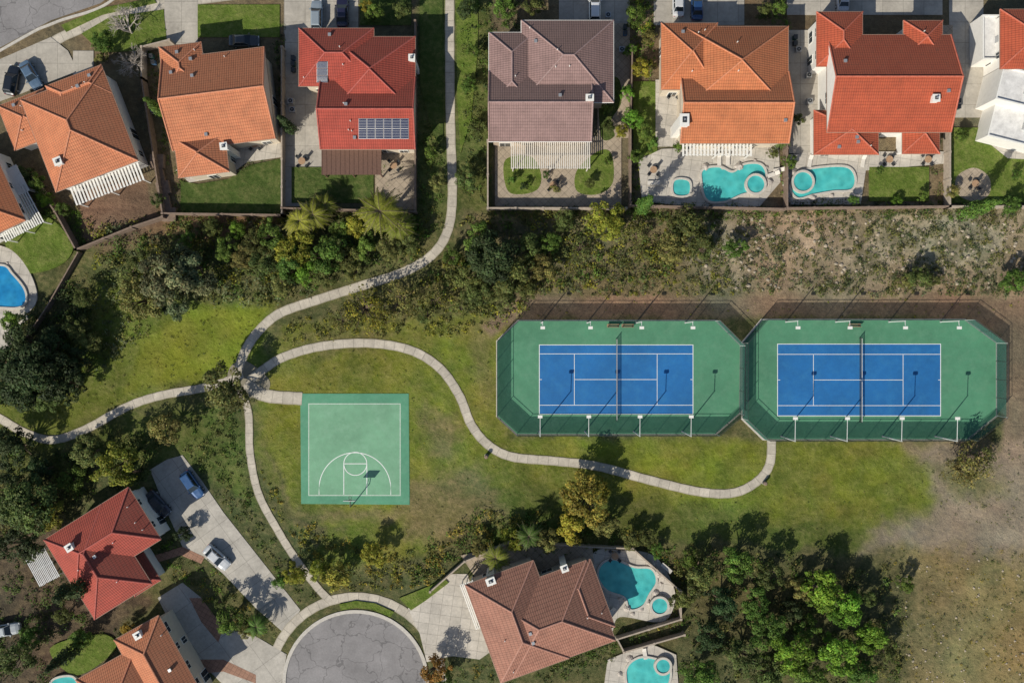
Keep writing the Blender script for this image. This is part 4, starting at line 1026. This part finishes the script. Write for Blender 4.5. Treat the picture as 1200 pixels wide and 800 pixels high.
T=[
(262,455,30,'b','olive'),(285,470,14,'s','olive'),(193,330,36,'b','grey'),(225,312,28,'b','grey'),(165,350,28,'b','olive'),(240,335,20,'b','grey'),(150,320,18,'s','olive'),(205,360,18,'b','grey'),(175,310,18,'b','oak'),
(345,290,26,'b','yg'),(318,275,20,'b','green'),(365,252,22,'p','yg'),(445,250,28,'p','yg'),(420,262,18,'b','yg'),(465,264,22,'p','yg'),(385,300,24,'b','green'),(340,310,22,'b','green'),(380,325,18,'b','oak'),
(350,258,20,'p','yg'),(380,240,16,'p','yg'),(405,300,18,'b','oak'),(300,285,18,'b','oak'),(285,300,16,'b','olive'),(310,310,18,'b','oak'),(265,290,16,'b','green'),(430,290,18,'b','green'),(455,290,16,'b','olive'),(478,285,16,'b','oak'),(400,270,14,'b','green'),(360,320,16,'b','bright'),(415,318,14,'b','olive'),(480,262,12,'b','green'),(330,335,14,'b','olive'),(280,270,12,'b','bright'),(250,268,12,'b','oak'),(220,280,12,'b','green'),
(45,430,42,'B','dark'),(20,455,28,'b','dark'),(75,452,26,'b','dark'),(60,402,24,'b','dark'),(28,400,26,'b','dark'),(90,385,18,'b','oak'),(88,422,18,'b','dark'),(5,425,24,'b','dark'),(55,470,18,'b','oak'),(100,350,14,'b','oak'),(110,400,14,'b','olive'),
(35,590,38,'B','oak'),(60,605,20,'b','ylw'),(15,570,26,'b','dark'),(135,545,32,'b','yg'),(105,530,22,'b','olive'),(160,555,18,'b','oak'),(195,500,22,'b','olive'),(15,525,26,'b','dark'),(85,560,18,'b','green'),(50,550,18,'b','dark'),
(85,690,14,'c','dark'),(20,640,30,'b','dark'),(15,375,14,'b','bright'),
(578,300,34,'B','dark'),(545,325,22,'b','oak'),(600,322,24,'b','oak'),(560,280,22,'b','green'),(620,290,18,'b','oak'),(560,345,18,'b','oak'),(590,350,16,'b','olive'),(635,315,18,'b','olive'),(620,340,14,'b','oak'),(530,300,14,'b','green'),(645,285,14,'b','green'),
(425,360,30,'s','yg'),(470,350,28,'s','olive'),(510,352,20,'s','olive'),(400,375,18,'s','olive'),(450,372,20,'s','yg'),(540,362,14,'s','olive'),(500,370,14,'s','oak'),
(545,210,16,'b','oak'),(550,100,10,'b','green'),(555,60,10,'b','green'),(548,10,14,'b','dark'),(560,150,12,'b','oak'),(512,215,12,'b','olive'),(505,180,10,'b','green'),
(808,270,26,'b','oak'),(790,290,22,'b','olive'),(822,290,18,'b','oak'),(710,258,24,'b','yg'),(745,275,18,'s','olive'),(680,290,20,'s','olive'),(862,290,15,'b','green'),(660,260,16,'b','oak'),(1075,325,15,'b','oak'),(1092,328,10,'b','oak'),(1060,330,9,'b','olive'),(1188,330,18,'b','green'),(1140,545,30,'s','olive'),(1150,535,18,'s','oak'),(1128,550,20,'s','olive'),
(688,585,32,'b','ylw'),(700,572,18,'b','yg'),(670,615,24,'b','yg'),(712,615,18,'b','olive'),(640,632,16,'b','olive'),(600,632,16,'b','yg'),(580,652,18,'p','yg'),(620,628,16,'p','green'),(560,640,12,'b','olive'),
(438,650,17,'b','yg'),(392,675,22,'b','ylw'),(375,668,14,'b','yg'),(345,672,16,'b','yg'),(330,680,12,'b','green'),(510,785,20,'b','org'),(522,795,14,'b','green'),
(270,724,20,'b','green'),(290,738,12,'b','olive'),(260,705,10,'b','oak'),(215,626,12,'b','dark'),(300,735,16,'p','green'),(150,735,8,'b','ylw'),
(60,780,10,'c','dark'),(20,770,26,'b','oak'),(35,745,16,'b','green'),(95,745,14,'b','green'),(75,720,12,'b','oak'),
(820,672,26,'b','oak'),(865,660,24,'b','green'),(900,672,22,'b','oak'),(845,705,24,'b','dark'),(885,705,20,'b','green'),(808,655,14,'b','green'),(800,700,16,'b','oak'),(830,745,22,'b','dark'),(820,790,22,'b','green'),
(900,740,26,'b','green'),(930,765,28,'b','bright'),(870,770,24,'b','oak'),(965,695,28,'b','bright'),(990,715,24,'b','bright'),(980,765,28,'b','bright'),(1018,745,22,'b','bright'),(950,795,24,'b','green'),(900,795,24,'b','oak'),(1010,790,20,'b','green'),(935,690,16,'b','olive'),(1015,700,12,'b','oak'),(925,715,16,'b','dark'),(945,735,18,'b','green'),
(1060,683,11,'b','green'),(1038,760,14,'b','oak'),
(740,632,14,'b','olive'),(770,645,10,'b','green'),(755,630,12,'b','oak'),
(144,30,24,'x','oak'),(150,68,20,'x','oak'),(120,50,14,'b','green'),
(750,82,13,'b','yg'),(735,110,10,'b','bright'),(742,140,13,'b','bright'),(755,155,12,'b','green'),(728,155,10,'b','yg'),(765,170,9,'b','green'),(738,60,9,'b','green'),(745,20,14,'b','green'),(760,45,10,'b','olive'),(745,185,11,'b','green'),
(760,235,10,'c','green'),(918,160,14,'p','green'),(925,190,9,'b','green'),(912,10,14,'b','green'),(895,15,12,'b','oak'),(935,140,9,'b','oak'),
(1095,165,9,'b','green'),(1115,225,9,'b','olive'),(1125,160,9,'b','green'),(1165,238,11,'c','green'),(1185,240,12,'b','green'),(1190,205,8,'b','green'),
(440,18,14,'b','green'),(470,10,14,'b','oak'),(430,8,10,'b','yg'),(330,140,8,'c','dark'),(590,12,16,'b','green'),(625,8,14,'b','oak'),(600,0,12,'b','dark'),
(120,70,9,'b','olive'),(175,120,9,'c','green'),(45,215,14,'b','green'),(55,235,12,'b','bright'),(30,205,12,'b','oak'),(75,245,10,'b','green'),(186,235,10,'b','oak'),
(600,212,7,'b','green'),(614,218,6,'b','dark'),(712,190,6,'b','green'),(690,215,7,'b','oak'),(650,222,7,'b','olive'),(640,205,6,'b','green'),(710,125,10,'b','green'),(714,150,9,'b','oak'),
(795,172,8,'b','green'),(905,180,7,'b','oak'),(1000,235,7,'b','green'),(1030,200,6,'b','green'),(1050,236,7,'b','bright'),(1080,230,7,'b','green'),
]
for t in T:
    if t[2]>0: tree(*t)

def shrubs(name,poly,n,r0,r1,cols,seed=0,hs=.75,dens=1.0,ls=.11,avoid=True,clump=0.0):
    rng=np.random.default_rng(seed+100); bx=[p[0] for p in poly];by=[p[1] for p in poly]
    cen=[];rad=[];cc=[];cnt=[]; tries=0; made=0
    while made<n and tries<n*12:
        tries+=1; px=rng.uniform(min(bx),max(bx));py=rng.uniform(min(by),max(by))
        if not pip(np.array([px]),np.array([py]),poly)[0]: continue
        if clump>0 and fbm(np.array([px/22]),np.array([py/22]),seed)[0]<clump: continue
        r=r0+(r1-r0)*rng.random()**1.6
        if avoid and (blocked(px,py) or (r>.5 and any(blocked(px+dx*r/S*.75,py+dy*r/S*.75) for dx,dy in((1,0),(-1,0),(0,1),(0,-1))))): continue
        made+=1
        x,y=g(px,py); base=np.array(COLS[cols[rng.integers(len(cols))]])*rng.uniform(.65,1.25)
        k=1 if r<.5 else 3
        for j in range(k):
            rr=r if k==1 else r*rng.uniform(.45,.8); ox,oy=(0,0) if k==1 else rng.normal(size=2)*r*.4
            cen.append((x+ox,y+oy,rr*hs*.6)); rad.append((rr,rr*rng.uniform(.85,1.15),rr*hs)); cc.append(base*rng.uniform(.8,1.2)); cnt.append(max(10,int(dens*70*rr*rr/(ls/.11)**2)))
    if not cen: return
    V,C=leafquads(np.array(cen),np.array(rad),np.array(cnt),ls,np.array(cc),rng,shell=.5,up=.5)
    V[:,2]=np.maximum(V[:,2],.01)
    return quadmesh(name,V,np.arange(len(V)).reshape(-1,4),C,[M['leaf']])
HS='hillside_shrubs'
shrubs(HS,[(100,262),(500,262),(505,295),(460,315),(400,330),(330,355),(250,352),(150,350),(95,320)],480,.4,1.6,['oak','olive','green','grey','oak','yg'],1,ls=.17,hs=.95)
shrubs(HS,[(535,252),(830,252),(840,290),(760,330),(640,345),(600,370),(500,362),(470,345),(520,300)],480,.35,1.4,['oak','olive','green','oak','olive','yg'],2,ls=.17,hs=.95)
shrubs(HS,[(470,340),(600,352),(580,390),(500,392),(400,396),(330,400),(340,378)],200,.3,.9,['olive','oak','olive','yg'],3,ls=.14)
shrubs('scrub',[(800,248),(1200,244),(1290,244),(1290,346),(820,344)],1700,.14,.55,['grey','olive','grey','oak','olive','dark'],4,ls=.10,dens=1.7,clump=.38)
shrubs('scrub',[(800,248),(1200,244),(1290,244),(1290,346),(820,344)],140,.4,1.1,['oak','olive','grey'],44,ls=.12,dens=1.3,clump=.48)
shrubs('scrub',[(600,300),(850,280),(860,346),(620,346)],650,.15,.6,['grey','olive','oak','yg'],5,ls=.10,dens=1.6)
shrubs('scrub',[(960,320),(1290,320),(1290,346),(960,346)],190,.2,.9,['olive','oak','grey'],6,ls=.11)
shrubs(HS,[(-40,400),(90,330),(105,350),(90,400),(100,440),(60,480),(-40,470)],260,.4,1.6,['dark','oak','dark','green'],7,ls=.17,hs=.95)
shrubs(HS,[(95,320),(200,350),(170,390),(130,430),(95,440)],150,.3,1.1,['olive','grey','oak'],8,ls=.14)
shrubs(HS,[(-40,515),(60,532),(130,510),(200,500),(190,530),(170,545),(175,565),(130,570),(60,610),(-40,650)],250,.4,1.5,['oak','green','olive','dark'],9,ls=.16,hs=.95)
shrubs(HS,[(232,480),(282,470),(284,540),(300,600),(330,650),(370,700),(350,708),(300,640),(262,590),(216,530)],180,.2,.9,['oak','olive','green'],10,ls=.13)
shrubs(HS,[(300,540),(340,600),(400,632),(460,640),(500,650),(490,690),(450,690),(400,692),(350,650),(310,590)],220,.2,.9,['olive','yg','oak','ylw'],11,ls=.13)
shrubs(HS,[(500,640),(560,600),(660,600),(760,625),(790,650),(740,640),(600,630),(540,655),(500,690),(480,680)],280,.3,1.1,['oak','green','olive','green','ylw'],12,ls=.14)
shrubs(HS,[(790,640),(930,645),(1040,660),(1060,740),(1050,830),(800,830),(800,740),(796,690)],380,.3,1.4,['oak','olive','green','dark'],13,ls=.16,hs=.9)
shrubs('scrub',[(1040,640),(1290,640),(1290,900),(1040,900)],1000,.08,.36,['olive','ylw','grey','oak'],14,ls=.07,dens=1.6)
shrubs('scrub',[(1080,520),(1290,500),(1290,640),(1080,600)],220,.08,.32,['olive','grey'],15,ls=.07,dens=1.5)
GS='garden_shrubs'
shrubs(GS,[(-40,640),(60,640),(110,730),(150,735),(110,800),(60,830),(-40,830)],210,.3,1.3,['dark','oak','green'],16,ls=.14)
shrubs(GS,[(180,610),(225,640),(262,672),(300,712),(334,742),(330,760),(262,735),(236,700),(214,680),(185,680)],150,.2,.8,['green','oak','bright','oak','ylw'],17,ls=.11)
shrubs(GS,[(738,-20),(768,-20),(768,190),(738,240)],190,.25,.9,['green','yg','bright','oak'],18,ls=.12)
shrubs(GS,[(735,236),(915,243),(918,256),(735,256)],150,.3,.8,['green','oak','bright','dark'],19,ls=.12,avoid=False)
shrubs(GS,[(918,232),(1110,238),(1110,254),(918,252)],150,.3,.8,['green','oak','olive','dark'],20,ls=.12,avoid=False)
shrubs(GS,[(575,243),(735,243),(735,256),(575,256)],120,.3,.75,['green','oak','olive'],21,ls=.12,avoid=False)
shrubs(GS,[(196,250),(500,250),(500,266),(196,268)],190,.3,.9,['green','oak','yg','olive'],22,ls=.12,avoid=False)
shrubs(GS,[(205,190),(332,180),(333,252),(205,250)],60,.2,.5,['oak','green'],23,ls=.1)
shrubs(GS,[(542,-20),(576,-20),(574,240),(540,230)],190,.25,.9,['oak','dark','green'],24,ls=.12)
shrubs(GS,[(488,120),(522,180),(520,270),(490,280)],100,.25,.9,['oak','green','olive'],25,ls=.12)
shrubs(GS,[(905,-20),(925,-20),(930,180),(914,236),(905,170)],110,.25,.7,['green','oak','bright'],26,ls=.11)
shrubs(GS,[(1085,190),(1200,140),(1290,140),(1290,256),(1100,256)],120,.25,.7,['green','olive','dark'],27,ls=.11)
shrubs(GS,[(110,272),(196,246),(205,262),(130,290)],30,.2,.5,['oak','olive','grey'],28,ls=.11)
shrubs(GS,[(160,60),(186,60),(200,200),(170,100)],60,.25,.6,['green','oak'],29,ls=.11)
shrubs(GS,[(320,30),(334,30),(334,200),(322,180)],50,.25,.5,['green','dark'],30,ls=.11)
shrubs(GS,[(572,24),(612,24),(612,36),(572,36)],20,.3,.6,['green','dark'],31,ls=.11,avoid=False)
shrubs(GS,[(0,200),(96,250),(96,300),(10,290)],90,.25,.7,['green','bright','oak'],32,ls=.11)
shrubs(GS,[(640,740),(722,735),(800,735),(800,745),(725,765),(700,790),(640,800)],140,.3,.8,['green','oak','dark'],33,ls=.12)
shrubs(GS,[(690,640),(800,650),(800,730),(770,740)],90,.2,.6,['green','oak','ylw'],34,ls=.11)
shrubs(GS,[(540,650),(600,630),(700,636),(700,650),(560,672)],70,.25,.7,['green','oak','bright'],35,ls=.11,avoid=False)
shrubs(GS,[(505,770),(600,775),(640,800),(640,840),(500,840)],80,.3,.8,['green','ylw','oak'],36,ls=.11)
shrubs(GS,[(86,30),(192,10),(196,56),(120,66)],40,.2,.5,['green','olive','oak'],40,ls=.1,avoid=False)
shrubs(GS,[(440,180),(488,180),(488,246),(440,246)],18,.25,.55,['green','oak'],41,ls=.1,avoid=False)
shrubs('park_weeds',[(310,400),(600,380),(600,530),(890,580),(1100,560),(1000,640),(600,600),(500,640),(320,560)],300,.06,.18,['olive','green','yg','oak'],37,ls=.06,dens=3)
shrubs('grass_tufts',[(120,330),(320,350),(290,430),(150,470),(60,500)],220,.08,.28,['olive','oak','yg'],38,ls=.07,dens=2)
shrubs('court_edge_weeds',[(575,350),(1200,350),(1200,372),(575,372)],60,.08,.25,['olive','yg'],39,ls=.07,dens=2,avoid=True)

# ---------------------------------------------------------------- light, sky, camera
el=37.0; sd=Vector((.62,.78)).normalized()
d=Vector((sd.x*math.cos(math.radians(el)),sd.y*math.cos(math.radians(el)),-math.sin(math.radians(el))))
L=bpy.data.lights.new('sun','SUN'); L.energy=5.0; L.angle=math.radians(.5); L.color=(1,.94,.82)
lo=bpy.data.objects.new('sun',L); lo.rotation_euler=d.to_track_quat('-Z','Y').to_euler(); lo.location=(0,0,80); COL.objects.link(lo)
w=bpy.data.worlds.new('World'); scene.world=w; w.use_nodes=True; nt=w.node_tree
sky=nt.nodes.new('ShaderNodeTexSky'); sky.sky_type='NISHITA'; sky.sun_disc=False; sky.sun_elevation=math.radians(el); sky.sun_rotation=math.atan2(-sd.x,-sd.y)
bg=nt.nodes['Background']; nt.links.new(sky.outputs[0],bg.inputs[0]); bg.inputs[1].default_value=.09
cam=bpy.data.cameras.new('camera'); co=bpy.data.objects.new('camera',cam); COL.objects.link(co)
cam.sensor_width=36; cam.lens=LENS; cam.clip_end=3000; co.location=(0,0,H); co.rotation_euler=(0,0,0); scene.camera=co
scene.view_settings.view_transform='Standard'; scene.view_settings.look='None'; scene.view_settings.exposure=0
